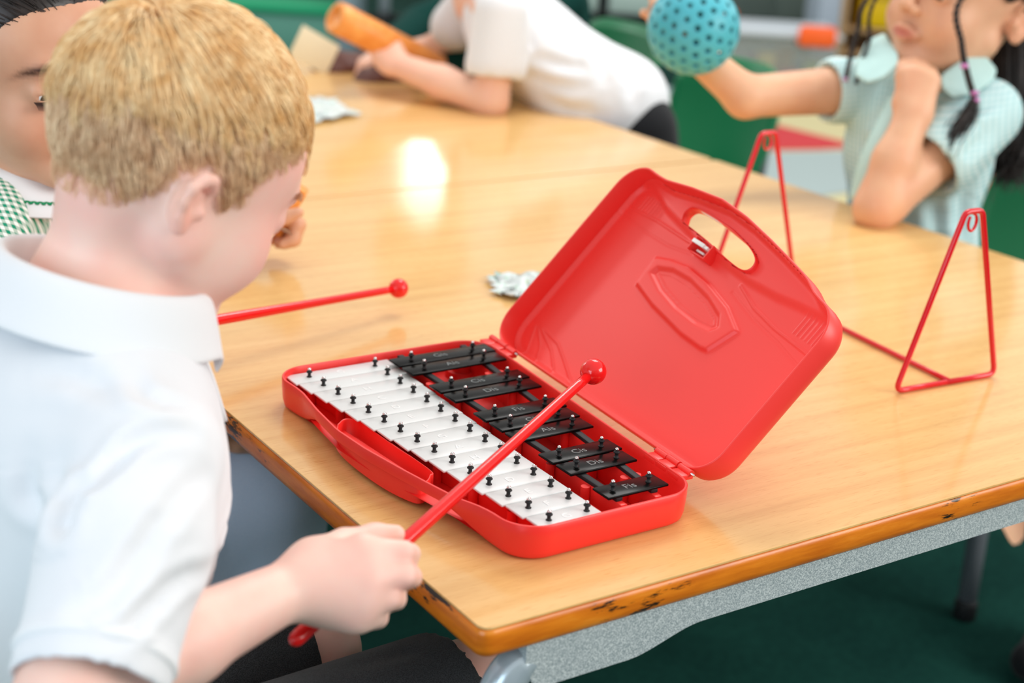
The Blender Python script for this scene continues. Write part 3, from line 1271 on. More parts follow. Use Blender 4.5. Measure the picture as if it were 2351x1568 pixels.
# ------------------------------------------------------------------ mallets
def mallet(label, tail, head, r_tail=0.0053, r_neck=0.0040, r_ball=0.0106):
    tail, head = np.asarray(tail, float), np.asarray(head, float)
    t = thing('mallet', label, 'mallet', tuple((tail + head) / 2))
    d = (head - tail) / np.linalg.norm(head - tail)
    s = np.concatenate([[0, 0.0015, 0.004], np.linspace(0.008, np.linalg.norm(head - tail) - r_ball * 0.85, 24)])
    L = s[-1]
    r = np.interp(s, [0, 0.0015, 0.004, 0.008, 0.35 * L, 0.7 * L, L], [r_tail * .35, r_tail * .7, r_tail * .94, r_tail, r_tail, r_neck * 1.05, r_neck])
    tube('handle', tail + s[:, None] * d, r, M_MALLET, t, 20)
    V, F = lathe_vf([(r_ball * sin(a) + 1e-5, -r_ball * cos(a)) for a in np.linspace(0, pi, 24)], 32, head, d)
    mesh('ball_head', V, F, M_MALLET, t)
    return t


MALLET_TAIL, MALLET_BALL = at(669, 1477, 0.943), at(1362, 853, 1.205)
mallet('red ball-tipped mallet held over the white bars in the blond boy\'s fist', MALLET_TAIL, MALLET_BALL)
MALLET2_TAIL, MALLET2_BALL = at(330, 764, 1.36), at(915, 662, 1.60)
mallet('red ball-tipped mallet sticking out behind the blond boy\'s chin, above bare table', MALLET2_TAIL, MALLET2_BALL)

# ------------------------------------------------------------------ red wire stand
ws = thing('wire_stand', 'red wire stand of two triangular frames standing on the table behind the open lid', 'stand', (0.69, 0.36, T))


def tri_frame(cx, cy, ang, w=0.134, h=0.175, r=0.0029):
    d = np.array((cos(ang), sin(ang), 0))
    c = np.array((cx, cy, T + r))
    P = []
    L, R_ = c - d * w / 2, c + d * w / 2
    up = np.array((0, 0, 1.0))
    top = c + up * h

    def fillet(p, q, s, rad, n=6):
        u = (p - q) / np.linalg.norm(p - q)
        v = (s - q) / np.linalg.norm(s - q)
        a, b = q + u * rad, q + v * rad
        return [(1 - t) ** 2 * a + 2 * t * (1 - t) * q + t * t * b for t in np.linspace(0, 1, n)]
    tl, tr = top - d * 0.011, top + d * 0.011
    P += [c]
    P += fillet(c, R_, tr, 0.010)
    P += fillet(R_, tr, tl, 0.006)
    P += fillet(tr, tl, L, 0.006)
    P += fillet(tl, L, c, 0.010)
    P += [c]
    tube('triangle_frame', P, r, M_WIRE, ws, 14)
    # little curl hanging under the apex
    hk = [top - d * 0.002 + up * -0.001]
    for a in np.linspace(0, 1.55 * pi, 14):
        hk.append(top + up * (-0.011) + d * (0.0052 * sin(a + 0.6)) + up * (0.0085 * cos(a + 0.6)))
    tube('hook', smooth_path(hk, 3), 0.0014, M_WIRE, ws, 8)


tri_frame(.6625, .187, radians(-4))
tri_frame(.722, .540, radians(0))
tube('base_rod', np.linspace((.668, .187, T + 0.0032), (.706, .540, T + 0.0032), 12), 0.0026, M_WIRE, ws, 12)

# ------------------------------------------------------------------ crumpled sheets on the table
def sheet(label, pts, seed, hgt=0.009):
    rnd = np.random.default_rng(seed)
    pts = [np.asarray(p, float) for p in pts]
    n = 15
    V, F = [], []
    ph = rnd.random((6, 3)) * 6
    for i in range(n):
        for j in range(n):
            u, v = i / (n - 1), j / (n - 1)
            p = (1 - u) * (1 - v) * pts[0] + u * (1 - v) * pts[1] + u * v * pts[2] + (1 - u) * v * pts[3]
            z = sum(abs(sin(ph[k, 0] + (3 + 2 * k) * u + (2.5 + 1.7 * k) * v * (1 if k % 2 else -1))) for k in range(4)) / 4
            V.append((p[0] + 0.004 * rnd.standard_normal(), p[1] + 0.004 * rnd.standard_normal(), T + 0.0012 + hgt * z * z))
    for i in range(n - 1):
        for j in range(n - 1):
            F.append((i * n + j, (i + 1) * n + j, (i + 1) * n + j + 1, i * n + j + 1))
    o = mesh('crumpled_sheet', V, F, M_SHEET)
    m = o.modifiers.new('thickness', 'SOLIDIFY')
    m.thickness = 0.0006
    return tag(o, label, 'paper', 'crumpled printed sheets on the tables')


sheet('crumpled white printed sheet lying on the table just left of the open lid', [onz(1112, 645, T), onz(1250, 632, T), onz(1290, 690, T), onz(1165, 694, T)], 3)
sheet('crumpled white sheet on the table beside the blond boy\'s fringe', [onz(650, 236, T), onz(745, 232, T), onz(832, 268, T), onz(690, 292, T)], 8, 0.012)

# ------------------------------------------------------------------ people: shared builders
def head_frame(yaw, pitch, roll=0.0):
    cy, sy, cp, sp = cos(yaw), sin(yaw), cos(pitch), sin(pitch)
    F = np.array([cy * cp, sy * cp, -sp])
    U = np.array([cy * sp, sy * sp, cp])
    R = np.cross(F, U)
    return F, R * cos(roll) + U * sin(roll), U * cos(roll) - R * sin(roll)


class Head:
    """child's head: f forward, r towards the right ear, u up, in metres from the middle of the skull"""

    def __init__(s, H, yaw, pitch, roll=0.0, scale=1.0):
        s.H = np.asarray(H, float)
        s.F, s.R, s.U = head_frame(radians(yaw), radians(pitch), radians(roll))
        s.M = np.array([s.F, s.R, s.U])
        s.k = scale
        s.ef, s.eu, s.es = -.021, -.028, 1.0

    def L(s, f, r, u):
        return s.H + s.k * (s.F * f + s.R * r + s.U * u)

    def local(s, P):
        return (np.atleast_2d(P) - s.H) @ s.M.T / s.k

    def add_to(s, v, ears=True, mouth_open=0.0, lid=.0028):
        L, k = s.L, s.k
        E = lambda c, r: ell(L(*c), np.array(r) * k, s.M)
        C = lambda a, b, ra, rb: rcone(L(*a), L(*b), ra * k, rb * k)
        v.add(E((-.004, 0, .012), (.090, .073, .084)), .01)
        v.add(E((.042, 0, .018), (.046, .058, .050)), .02)
        v.add(E((.036, 0, -.045), (.048, .054, .062)), .025)
        for q in (-1, 1):
            v.add(C((.000, q * .046, -.058), (.060, q * .012, -.097), .021, .016), .022)
            v.add(E((.052, q * .032, -.050), (.030, .026, .028)), .02)
        v.add(ball(L(.068, 0, -.098), .0165 * k), .016)
        v.add(C((.081, -.028, .004), (.081, .028, .004), .010, .010), .014)
        for q in (-1, 1):
            v.sub(ball(L(.098, q * .031, -.015), .0150 * k), .012)
            v.add(ball(L(.0755, q * .031, -.015), .0132 * k), .004)
            v.sub(E((.0905, q * .031, -.018), (.010, .0105, lid)), .0015)
        v.add(C((.086, 0, -.008), (.103, 0, -.036), .0058, .0080), .010)
        for q in (-1, 1):
            v.add(ball(L(.093, q * .0095, -.041), .0068 * k), .006)
        for q in (-1, 1):
            v.add(C((.0855, q * .019, -.0680), (.0930, q * .004, -.0640), .0038, .0058), .005)
            v.add(C((.0850, q * .017, -.0710), (.0905, 0, -.0745), .0042, .0064), .005)
        v.sub(C((.0935, -.017, -.0690), (.0975, 0, -.0690 - mouth_open), .0012, .0020 + mouth_open), .002)
        v.sub(C((.0935, .017, -.0690), (.0975, 0, -.0690 - mouth_open), .0012, .0020 + mouth_open), .002)
        if ears:
            for q in (-1, 1):
                v.add(E((s.ef - .001, q * .072, s.eu), (.012 * s.es, .010, .021 * s.es)), .008)
                hx = [(.006, .0745, -.004), (.006, .079, .006), (-.002, .0835, .0125), (-.014, .0865, .0095), (-.0225, .0875, -.003),
                      (-.0225, .0855, -.018), (-.016, .081, -.034), (-.008, .077, -.044), (-.002, .074, -.043)]
                hx = [L(s.ef + (f + .008) * .80 * s.es, q * (.073 + (r - .073) * .85), s.eu + (u + .022) * .80 * s.es) for f, r, u in hx]
                v.chain(hx, [x * k * .85 for x in (.0035, .0042, .0050, .0054, .0052, .0046, .0046, .0056, .0046)], .004, .003)
                v.sub(E((s.ef + .003, q * .0845, s.eu + .004), (.0080 * s.es, .0070, .0120 * s.es)), .004)
                v.add(E((s.ef + .012 * s.es, q * .0750, s.eu), (.0040, .0055, .0055)), .004)
        return v

    def add_eyes(s, parent, iris=None):
        for q in (-1, 1):
            c = s.L(.0758, q * .031, -.0155)
            V, F = lathe_vf([(max(.0114 * s.k * sin(a), 1e-5), -.0114 * s.k * cos(a)) for a in np.linspace(0, pi, 18)], 24, c, s.F * 0.93 - s.U * 0.35)
            me = mesh('eye', V, F, [M_EYE, M_IRIS], parent)
            for p in me.data.polygons:
                cc = np.mean([V[i] for i in p.vertices], axis=0) - c
                cc /= np.linalg.norm(cc) + 1e-9
                p.material_index = 1 if cc @ (s.F * 0.93 - s.U * 0.35) > 0.885 else 0


def hand(v, W, fwd, back, thumb=1, s=1.0, curl=(40, 50, 35), spread=0.0, thumb_dir=None, palm=True):
    """W wrist, fwd to the knuckles, back out of the back of the hand, thumb=+1 when the thumb is on cross(fwd, back)"""
    W = np.asarray(W, float)
    fwd = np.asarray(fwd, float) / np.linalg.norm(fwd)
    back = np.asarray(back, float)
    back = back - fwd * (back @ fwd)
    back /= np.linalg.norm(back)
    side = np.cross(fwd, back) * thumb
    tips = []
    for j, (o, ln, lk) in enumerate(((.019, .95, .050), (.0065, 1.0, .053), (-.006, .93, .050), (-.018, .76, .045))):
        m = W + (fwd * lk + side * o) * s
        v.add(rcone(W + side * o * .55 * s, m, .0135 * s, .0105 * s), .012)
        p, a = m, 0.0
        for ph, (l, r0, r1) in enumerate(((.030, .0086, .0078), (.019, .0078, .0072), (.015, .0072, .0060))):
            a += radians(curl[ph])
            d = fwd * cos(a) - back * sin(a) + side * spread * (1.5 - j) * .4
            d /= np.linalg.norm(d)
            q = p + d * l * ln * s
            v.add(rcone(p, q, r0 * s, r1 * s), .004 if ph else .006)
            p = q
        tips.append(p)
    td = fwd * .55 + side * .75 - back * .35 if thumb_dir is None else np.asarray(thumb_dir, float)
    td /= np.linalg.norm(td)
    b = W + (fwd * .014 + side * .016 - back * .004) * s
    m = b + td * .026 * s
    d2 = td * .8 + fwd * .6 - side * .25
    d2 /= np.linalg.norm(d2)
    v.chain([b, m, m + d2 * .022 * s, m + d2 * .038 * s], [.0125 * s, .0098 * s, .0084 * s, .0066 * s], .010, .004)
    return tips


def strands(name, paths, radii, mat, parent):
    """many fine hairs as one curves object"""
    cu = bpy.data.hair_curves.new(name)
    cu.add_curves([len(p) for p in paths])
    P = np.concatenate(paths).astype(np.float32)
    cu.position_data.foreach_set('vector', P.ravel())
    at_ = cu.attributes.get('radius') or cu.attributes.new('radius', 'FLOAT', 'POINT')
    at_.data.foreach_set('value', np.concatenate(radii).astype(np.float32))
    cu.materials.append(mat)
    o = bpy.data.objects.new(name, cu)
    COL.objects.link(o)
    if parent is not None:
        o.parent = parent
        o.matrix_parent_inverse = parent.matrix_world.inverted()
    return o


def tone_plain(V):
    return np.ones((len(V), 3))


def face_tone(hd, lip=(0.86, 0.56, 0.56), blush=(1.0, 0.90, 0.88), brow=None):
    def f(V):
        q = hd.local(V)
        c = np.ones((len(V), 3))
        for sgn in (-1, 1):
            w = np.exp(-(((q[:, 0] - .07) / .03) ** 2 + ((q[:, 1] - sgn * .040) / .022) ** 2 + ((q[:, 2] + .045) / .02) ** 2))[:, None]
            c *= 1 - w * (1 - np.array(blush))
            w = np.exp(-(((q[:, 0] - hd.ef) / .020) ** 2 + ((q[:, 1] - sgn * .084) / .011) ** 2 + ((q[:, 2] - hd.eu) / .026) ** 2))[:, None]
            c *= 1 - w * (1 - np.array((1.0, 0.84, 0.80)))
            if brow is not None:
                arch = .0085 - 0.009 * ((np.abs(q[:, 1]) - .030) / .02) ** 2
                w = (np.exp(-(((q[:, 2] - arch) / .0034) ** 2)) * np.exp(-((np.abs(q[:, 1]) - .029) / .019) ** 4) * (q[:, 0] > .06))[:, None]
                c *= 1 - w * (1 - np.array(brow))
        w = (np.exp(-(((q[:, 2] + .0695) / .0068) ** 4)) * np.exp(-((q[:, 1] / .0185) ** 4)) * (q[:, 0] > .083))[:, None]
        c *= 1 - w * (1 - np.array(lip))
        return c
    return f


# ------------------------------------------------------------------ the blond boy with the mallet
boy = thing('person', 'person with short strawberry blond hair in white polo shirt and charcoal shorts, playing the bars', 'person', (-.24, .17, .40))
HB_ = Head(at(404, 339, .955), 10, 31, 0, .895)
HB_.ef, HB_.eu, HB_.es = -.021, -.038, .84
NECK = np.array((-.190, .172, .845))
RSH, LSH = np.array((-.207, .060, .778)), np.array((-.205, .285, .785))
REL, RWR = at(160, 1600, .805), at(688, 1342, .930)
LEL, LWR = np.array((-.155, .405, .655)), np.array((-.050, .452, .712))
RHIP, RKN = np.array((-.235, .112, .475)), np.array((.098, .160, .468))
LHIP, LKN = np.array((-.235, .238, .475)), np.array((.012, .285, .468))

v = Vol((-.42, -.11, -.002), (.22, .56, 1.085), .0026)
HB_.add_to(v)
v.add(rcone(HB_.L(-.026, 0, -.050), NECK + (.004, 0, -.008), .0365, .0420), .011)
body_vol = v
v.chain([NECK + (0, 0, -.012), NECK + (-.002, -.05, -.046), RSH], [.044, .032, .034], .03, .02)
v.chain([NECK + (0, 0, -.012), NECK + (-.002, .05, -.046), LSH], [.044, .032, .034], .03, .02)
v.add(ell((-.208, .170, .735), (.075, .112, .115)), .03)
v.add(ell((-.228, .173, .600), (.076, .098, .125)), .03)
v.add(ell((-.245, .175, .500), (.082, .105, .080)), .03)
v.chain([RSH, REL, REL * .55 + RWR * .45, RWR], [.0335, .0275, .0248, .0174], .02, .012)
v.chain([LSH, LEL, LWR], [.034, .0285, .0195], .02, .012)
for hp_, kn, an in ((RHIP, RKN, np.array((.085, .150, .085))), (LHIP, LKN, np.array((.000, .280, .085)))):
    v.chain([hp_, kn], [.062, .044], .03)
    v.chain([kn, kn * .6 + an * .4 + (-.012, 0, 0), an], [.042, .040, .026], .02, .02)
    v.chain([an + (-.02, 0, -.045), an + (.10, 0, -.055)], [.028, .022], .02)
# right hand closed round the mallet stick
dW = .940
ix = lambda x, y, d: at(x, y, d)
for (m, p, d_, t_) in (((832, 1262, .934), (926, 1268, .941), (940, 1272, .962), (893, 1300, .978)),
                       ((846, 1322, .928), (930, 1322, .935), (944, 1325, .957), (890, 1345, .975)),
                       ((838, 1374, .927), (895, 1372, .934), (908, 1375, .954), (858, 1395, .970)),
                       ((818, 1412, .931), (856, 1412, .937), (866, 1418, .952), (828, 1432, .965))):
    M0, P0, D0, T0 = ix(*m), ix(*p), ix(*d_), ix(*t_)
    v.add(rcone(RWR + (M0 - RWR) * .15, M0, .0150, .0106), .014)
    v.chain([M0, P0, D0, T0], [.0090, .0076, .0071, .0062], .004, .002)
v.add(ell(at(765, 1340, .938), (.023, .020, .015), np.array([CAM_R, CAM_U, CAM_D])), .014)
v.add(rcone(at(745, 1386, .938), at(812, 1400, .937), .0105, .0105), .012)
v.chain([at(722, 1285, .945), at(790, 1250, .968), at(860, 1232, .982), at(908, 1226, .984)], [.0140, .0100, .0084, .0066], .014, .005)
hand(v, LWR, MALLET2_TAIL - LWR + np.array((.01, 0, 0)), (0.1, .8, .5), -1, .95, (60, 70, 45))


def boy_tone(V):
    c = face_tone(HB_, (0.92, 0.70, 0.68), (1.0, .93, .92))(V)
    for p in ((926, 1268, .941), (930, 1322, .935), (895, 1372, .934), (832, 1262, .930), (846, 1322, .926), (908, 1226, .98)):
        w = np.exp(-(np.linalg.norm(V - at(*p), axis=1) / .009) ** 2)[:, None]
        c *= 1 - w * (1 - np.array((1.0, 0.90, 0.88)))
    return c


BODY_READY = v

# hair: a close cap under several thousand strands
ULX = [-.12, -.070, -.050, -.041, -.035, -.028, -.008, .000, .007, .013, .020, .032, .045, .060, .070, .10]
ULY = [-.060, -.060, -.058, -.048, -.024, -.008, -.008, -.020, -.036, -.030, .000, .016, .030, .039, .044, .047]


def hair_sd(hd, c, r, lx, ly, grow):
    R_ = np.array(r) + grow
    f0, lo, hi = ell(hd.L(*c), R_ * hd.k, hd.M)

    def f(x, y, z):
        q = [(x - hd.H[0]) * hd.M[i, 0] + (y - hd.H[1]) * hd.M[i, 1] + (z - hd.H[2]) * hd.M[i, 2] for i in range(3)]
        m = (np.interp(q[0] / hd.k, lx, ly) * hd.k - q[2]) * 0.7
        return np.maximum(f0(x, y, z), m)
    return f, lo, hi


class Sub(Vol):
    """a skin-tight cap: the body grown a little and cut along the hairline"""

    def __init__(s, src, lo, hi, grow, hd, lx, ly):
        s.h = src.h
        a = np.clip(((np.asarray(lo) - src.lo) / s.h).astype(int), 0, src.n)
        b = np.clip(((np.asarray(hi) - src.lo) / s.h).astype(int), 0, src.n)
        s.lo = src.lo + a * s.h
        sl = tuple(slice(a[i], b[i]) for i in range(3))
        X = np.meshgrid(*[src.ax[i][sl[i]] for i in range(3)], indexing='ij')
        q = [(X[0] - hd.H[0]) * hd.M[i, 0] + (X[1] - hd.H[1]) * hd.M[i, 1] + (X[2] - hd.H[2]) * hd.M[i, 2] for i in range(3)]
        m = (np.interp(q[0] / hd.k, lx, ly) * hd.k - q[2]) * 0.6
        for sg_ in (-1, 1):
            e_ = np.sqrt(((q[0] / hd.k - hd.ef) / .022) ** 2 + ((q[1] / hd.k - sg_ * .085) / .0165) ** 2 + ((q[2] / hd.k - hd.eu) / .032) ** 2)
            m = np.maximum(m, (1 - e_) * .014)
        s.D = np.maximum(src.D[sl] - grow, m).astype(np.float32)
        s.n = np.array(s.D.shape)


hv = Sub(body_vol, HB_.H - .125, HB_.H + .125, .0004, HB_, ULX, ULY)
hv.V, hv.F = hv.mesh()


def boy_tone2(V):
    c = boy_tone(V)
    q = HB_.local(V)
    near = np.linalg.norm(q, axis=1) < .135
    up = q[:, 2] - np.interp(q[:, 0], ULX, ULY)
    e_ = np.sqrt(((q[:, 0] - HB_.ef) / .020) ** 2 + ((np.abs(q[:, 1]) - .085) / .0150) ** 2 + ((q[:, 2] - HB_.eu) / .030) ** 2)
    w = np.clip((up + .002) / .020, 0, 1) * np.clip((e_ - 1) / .15, 0, 1) * near
    w = (w * (.62 + .38 * np.clip((up - .02) / .05, 0, 1)))[:, None]
    return c * (1 - w * (1 - np.array((.70, .62, .50))))


body = BODY_READY.obj('body', M_SKIN_FAIR, boy, boy_tone2)
HB_.add_eyes(boy)
hair = None
rng = np.random.default_rng(7)


def clump(paths, n, amount, seed):
    rg = np.random.default_rng(seed)
    root = np.array([p[0] for p in paths])
    lead = rg.choice(len(paths), n, replace=False)
    out = []
    for i in range(0, len(paths), 2000):
        d = np.linalg.norm(root[i:i + 2000, None] - root[lead][None], axis=2)
        j = np.argmin(d, 1)
        for k, jj in enumerate(j):
            p = paths[i + k]
            t = np.linspace(0, 1, len(p))[:, None]
            out.append(p + (paths[lead[jj]] - p) * amount * t)
    return out


def cap_strands(V, F, hd, n, seed, fn):
    rg = np.random.default_rng(seed)
    N = vnormals(V, F)
    dn = np.array((0, 0, -1.0))
    paths, rad = [], []
    while len(paths) < n:
        i = rg.integers(len(V))
        q = hd.local(V[i])[0]
        o = fn(q, rg)
        if o is None:
            continue
        ln, lift, th, dv = o
        up = float(np.clip((q[2] - np.interp(q[0], ULX, ULY)) / .030, 0, 1))
        if rg.random() > .35 + .65 * up:
            continue
        ln, lift = ln * (.45 + .55 * up), lift * (.4 + .6 * up)
        p = V[i] + rg.standard_normal(3) * .0012
        fl = dn * 1.0 + hd.F * dv[0] + hd.R * dv[1] + hd.U * dv[2] + rg.standard_normal(3) * .16
        fl = fl - N[i] * (fl @ N[i])
        fl /= np.linalg.norm(fl) + 1e-9
        t = np.linspace(0, 1, 5)[:, None]
        P = p + fl * ln * t + N[i] * (lift * t ** .8 - (ln * t) ** 2 / .14)
        paths.append(P)
        rad.append(th * np.linspace(1, .35, 5))
    return paths, rad



def make_strands(hd, n, lx, ly, whorl, fn, seed, c=(-.004, 0, .012), r=(.090, .073, .084), steps=8, slack=.003):
    """fn(q, rnd) -> length, lift, thickness or None; q local root"""
    rg = np.random.default_rng(seed)
    c, r = np.array(c), np.array(r)
    w = np.array(whorl) / np.linalg.norm(whorl)
    paths, rad = [], []
    dn = hd.M @ np.array((0, 0, -1.0))
    while len(paths) < n:
        d = rg.standard_normal(3)
        d /= np.linalg.norm(d)
        q = c + r * d
        if q[2] < np.interp(q[0], lx, ly) + 0.001:
            continue
        o = fn(q, rg)
        if o is None:
            continue
        ln, lift, th, dirv, grav = o
        pts = []
        p = q.copy()
        side = rg.standard_normal(3) * 0.22
        for i in range(steps):
            t = i / (steps - 1)
            nrm = (p - c) / r ** 2
            nrm /= np.linalg.norm(nrm)
            aw = p - (c + r * w)
            fl = aw / (np.linalg.norm(aw) + 1e-6) * 1.0 + dirv + dn * grav + side
            fl = fl - nrm * (fl @ nrm)
            fl /= np.linalg.norm(fl) + 1e-9
            off = 0.0012 + lift * (sin(pi * min(1, t * 0.9)) ** 0.8)
            k0 = np.linalg.norm((p - c) / r)
            b = c + (p - c) / k0
            pts.append(b + nrm * off)
            p = b + fl * ln / (steps - 1)
        pts = np.array(pts)
        below = pts[:, 2] < np.interp(pts[:, 0], lx, ly) - slack - (.016 if q[0] > .062 else 0)
        if below.any():
            e_ = max(1.0, float(np.argmax(below)) - .5)
            u_ = np.linspace(0, e_, steps)
            pts = np.stack([np.interp(u_, np.arange(steps), pts[:, i]) for i in range(3)], 1)
        if abs(q[1]) > .05 and (((q[0] - hd.ef) / .020) ** 2 + ((pts[-1][2] - hd.eu) / .028) ** 2) < 1:
            continue
        paths.append(hd.H + hd.k * (pts @ hd.M))
        tt = np.linspace(0, 1, steps)
        rad.append(th * (1 - 0.75 * tt ** 2))
    return paths, rad


def top_hair(q, rg):
    e_ = q[2] - (.032 + .20 * q[0]) + rg.normal(0, .008)
    if e_ < 0:
        return None
    k = np.clip(e_ / .030, 0, 1)
    ln = .024 + .020 * k + rg.normal(0, .006)
    return ln, .0030 + .0055 * k + abs(rg.normal(0, .0016)), .00040, np.array((.45, 0, 0)), 0.45


def side_hair(q, rg):
    if q[2] > .046 + .20 * q[0] + rg.normal(0, .006):
        return None
    k = np.clip((q[2] + .045) / .08, 0, 1)
    return .010 + .016 * k + rg.normal(0, .002), .0022 + .004 * k, .00030, np.array((.25, 0, 0)), 1.4


def fringe_hair(q, rg):
    if q[0] < .050 or q[2] < .040:
        return None
    return .046 + rg.normal(0, .006), .010, .00042, np.array((.5, .0, -.2)), 1.1


P_, R_ = make_strands(HB_, 11000, ULX, ULY, (-.62, .10, .78), top_hair, 3)
hair = strands('hair', clump(P_, 420, .62, 1), R_, M_HAIR_GINGER, boy)
P_, R_ = cap_strands(hv.V, hv.F, HB_, 9500, 9, lambda q, rg: None if q[2] > .050 + .20 * q[0] or q[0] > .05 else
                     (.010 + .012 * np.clip((q[2] + .08) / .1, 0, 1) + rg.normal(0, .002), .0020, .00028, (.10, 0, 0)))
strands('cropped_hair_strands', clump(P_, 500, .4, 3), R_, M_HAIR_GINGER2, hair)
P_, R_ = make_strands(HB_, 4000, ULX, ULY, (-.62, .10, .78), side_hair, 4)
strands('short_hair_strands', clump(P_, 300, .5, 2), R_, M_HAIR_GINGER2, hair)
# lashes and brow on the side of the face that shows
lp_, lr_ = [], []
for q in (1,):
    for a_ in np.linspace(-1, 1, 24):
        p0 = HB_.L(.0895 - .006 * a_ * a_, q * .031 + .0115 * a_, -.0175)
        lp_.append(np.array([p0, p0 + HB_.F * .004 + HB_.R * q * .001, p0 + HB_.F * .007 + HB_.R * q * .002 - HB_.U * .001]))
        lr_.append(np.array([.0004, .0003, .0001]))
    for _ in range(70):
        t_ = rng.random()
        p0 = HB_.L(.0905 - .012 * t_ * t_ + rng.normal(0, .0006), q * (.014 + .032 * t_), .004 + .005 * sin(pi * min(1, t_ * .9)) + rng.normal(0, .0016))
        lp_.append(np.array([p0, p0 + HB_.R * q * .004 + HB_.U * .0012, p0 + HB_.R * q * .008]))
        lr_.append(np.array([.00026, .0002, .0001]))
strands('lashes_and_brows', lp_, lr_, M_LASH_FAIR, boy)
P_, R_ = make_strands(HB_, 900, ULX, ULY, (-.62, .10, .78), fringe_hair, 5)
strands('fringe_strands', clump(P_, 40, .6, 4), R_, M_HAIR_GINGER, hair)

# polo shirt
v = Vol((-.43, -.12, .40), (-.02, .50, .92), .0025)
v.chain([NECK + (-.012, 0, -.052), NECK + (-.006, -.06, -.046), RSH + (0, .004, .004)], [.055, .036, .042], .03, .02)
v.chain([NECK + (-.012, 0, -.052), NECK + (-.006, .06, -.046), LSH + (0, -.004, .004)], [.055, .036, .042], .03, .02)
v.add(ell((-.212, .170, .735), (.092, .128, .125)), .03)
v.add(ell((-.236, .173, .600), (.096, .116, .140)), .04)
v.add(ell((-.252, .175, .490), (.104, .126, .085)), .04)
RCU, LCU = at(222, 1500, .820), LSH * .35 + LEL * .65
ra = REL - RSH
ra /= np.linalg.norm(ra)
RC1 = RSH + (RCU - RSH) * 1.12
v.chain([RSH + (.002, .004, .000), RSH + (RCU - RSH) * .45 + (.002, 0, 0), RC1], [.0455, .0465, .0425], .012, .012)
v.chain([LSH, LSH * .6 + LCU * .4, LCU + (LCU - LSH) * .1], [.046, .046, .041], .012, .012)
# cuffs cut square and hollow
nr = (RCU - RSH) / np.linalg.norm(RCU - RSH)
v.add(half(RCU + nr * .004, nr, RCU + nr * .03, .055), .002, pad=0, op='&') if False else None
v.sub(rcone(RCU + nr * .058, RCU + nr * .059, .055, .055), .002)
v.sub(rcone(RCU - nr * .012, RCU + nr * .03, .0362, .0362), .003)
nl = (LCU - LSH) / np.linalg.norm(LCU - LSH)
v.sub(rcone(LCU + nl * .055, LCU + nl * .056, .052, .052), .002)
v.sub(rcone(LCU - nl * .01, LCU + nl * .03, .035, .037), .003)
# neck hole
v.sub(rcone(NECK + (-.006, 0, .06), NECK + (-.004, 0, -.020), .054, .050), .004)
# hem bands of the cuffs
def hem(v, c, n, r, t):
    a = np.cross(n, (0.3, 0.2, 0.9))
    a /= np.linalg.norm(a)
    b = np.cross(n, a)
    R_ = [c + (a * cos(q) + b * sin(q)) * r for q in np.linspace(0, 2 * pi, 49)]
    for i in range(48):
        v.add(rcone(R_[i], R_[i + 1], t, t), .002)


hem(v, RCU + nr * .0015, nr, .0400, .0044)
CR = [([at(205, 1190, .84), at(235, 1090, .83), at(300, 1020, .84), at(420, 1000, .87)], .0055, .0045),
      ([at(190, 1330, .82), at(195, 1240, .83), at(215, 1160, .84)], .006, .0045),
      ([at(170, 1420, .79), at(270, 1330, .79), at(370, 1200, .82), at(440, 1090, .87)], .006, .0032),
      ([at(260, 1450, .78), at(340, 1410, .79), at(400, 1340, .82), at(440, 1290, .86)], .005, .0034),
      ([at(520, 1260, .98), at(480, 1330, .95), at(430, 1390, .93)], .007, .004),
      ([at(515, 1130, 1.0), at(490, 1230, .96), at(470, 1300, .95)], .006, .003),
      ([at(60, 1300, .84), at(70, 1180, .84), at(110, 1060, .85)], .009, .005),
      ([at(20, 1350, .85), at(15, 1200, .85), at(40, 1050, .86)], .008, .004),
      ([at(60, 860, .88), at(170, 850, .87), at(260, 880, .86)], .008, .003),
      ([at(300, 860, .88), at(340, 940, .87), at(400, 980, .88)], .006, .003)]
shirt = v.obj('polo_shirt', M_POLO, boy, relax=3, creases=CR)
a_ = np.cross(nr, (0.3, 0.2, 0.9))
a_ /= np.linalg.norm(a_)
b_ = np.cross(nr, a_)
tube('cuff_hem', [RCU + nr * .0035 + (a_ * cos(q) + b_ * sin(q)) * .0405 for q in np.linspace(0, 2 * pi + .1, 60)], .0046, M_RIB, shirt, 12)
# collar: a folded ring round the neck, open at the front
def collar(name, c, fr, ux, uz, ang0, ang1, prof, mat, parent, n=48, tipdrop=0.0, thick=.0022):
    """prof: list of (radius, height) across the strip; ux forward, uz up"""
    ux, uz = np.asarray(ux, float), np.asarray(uz, float)
    uy = np.cross(uz, ux)
    rings = []
    V, F = [], []
    m = len(prof)
    for i in range(n):
        t = i / (n - 1)
        a = radians(ang0 + (ang1 - ang0) * t)
        e = abs(2 * t - 1)
        for j, (r, z) in enumerate(prof):
            w = max(0, (e - .80) / .20)
            zz = z - tipdrop * w * w * (1 if j >= m // 2 else 0.2)
            V.append(c + ux * (r * fr[0] * cos(a)) + uy * (r * fr[1] * sin(a)) + uz * zz)
    for i in range(n - 1):
        for j in range(m - 1):
            F.append((i * m + j, (i + 1) * m + j, (i + 1) * m + j + 1, i * m + j + 1))
    o = mesh(name, V, F, mat, parent)
    md = o.modifiers.new('thickness', 'SOLIDIFY')
    md.thickness = thick
    md.offset = 0
    ss = o.modifiers.new('soft', 'SUBSURF')
    ss.levels = ss.render_levels = 1
    return o


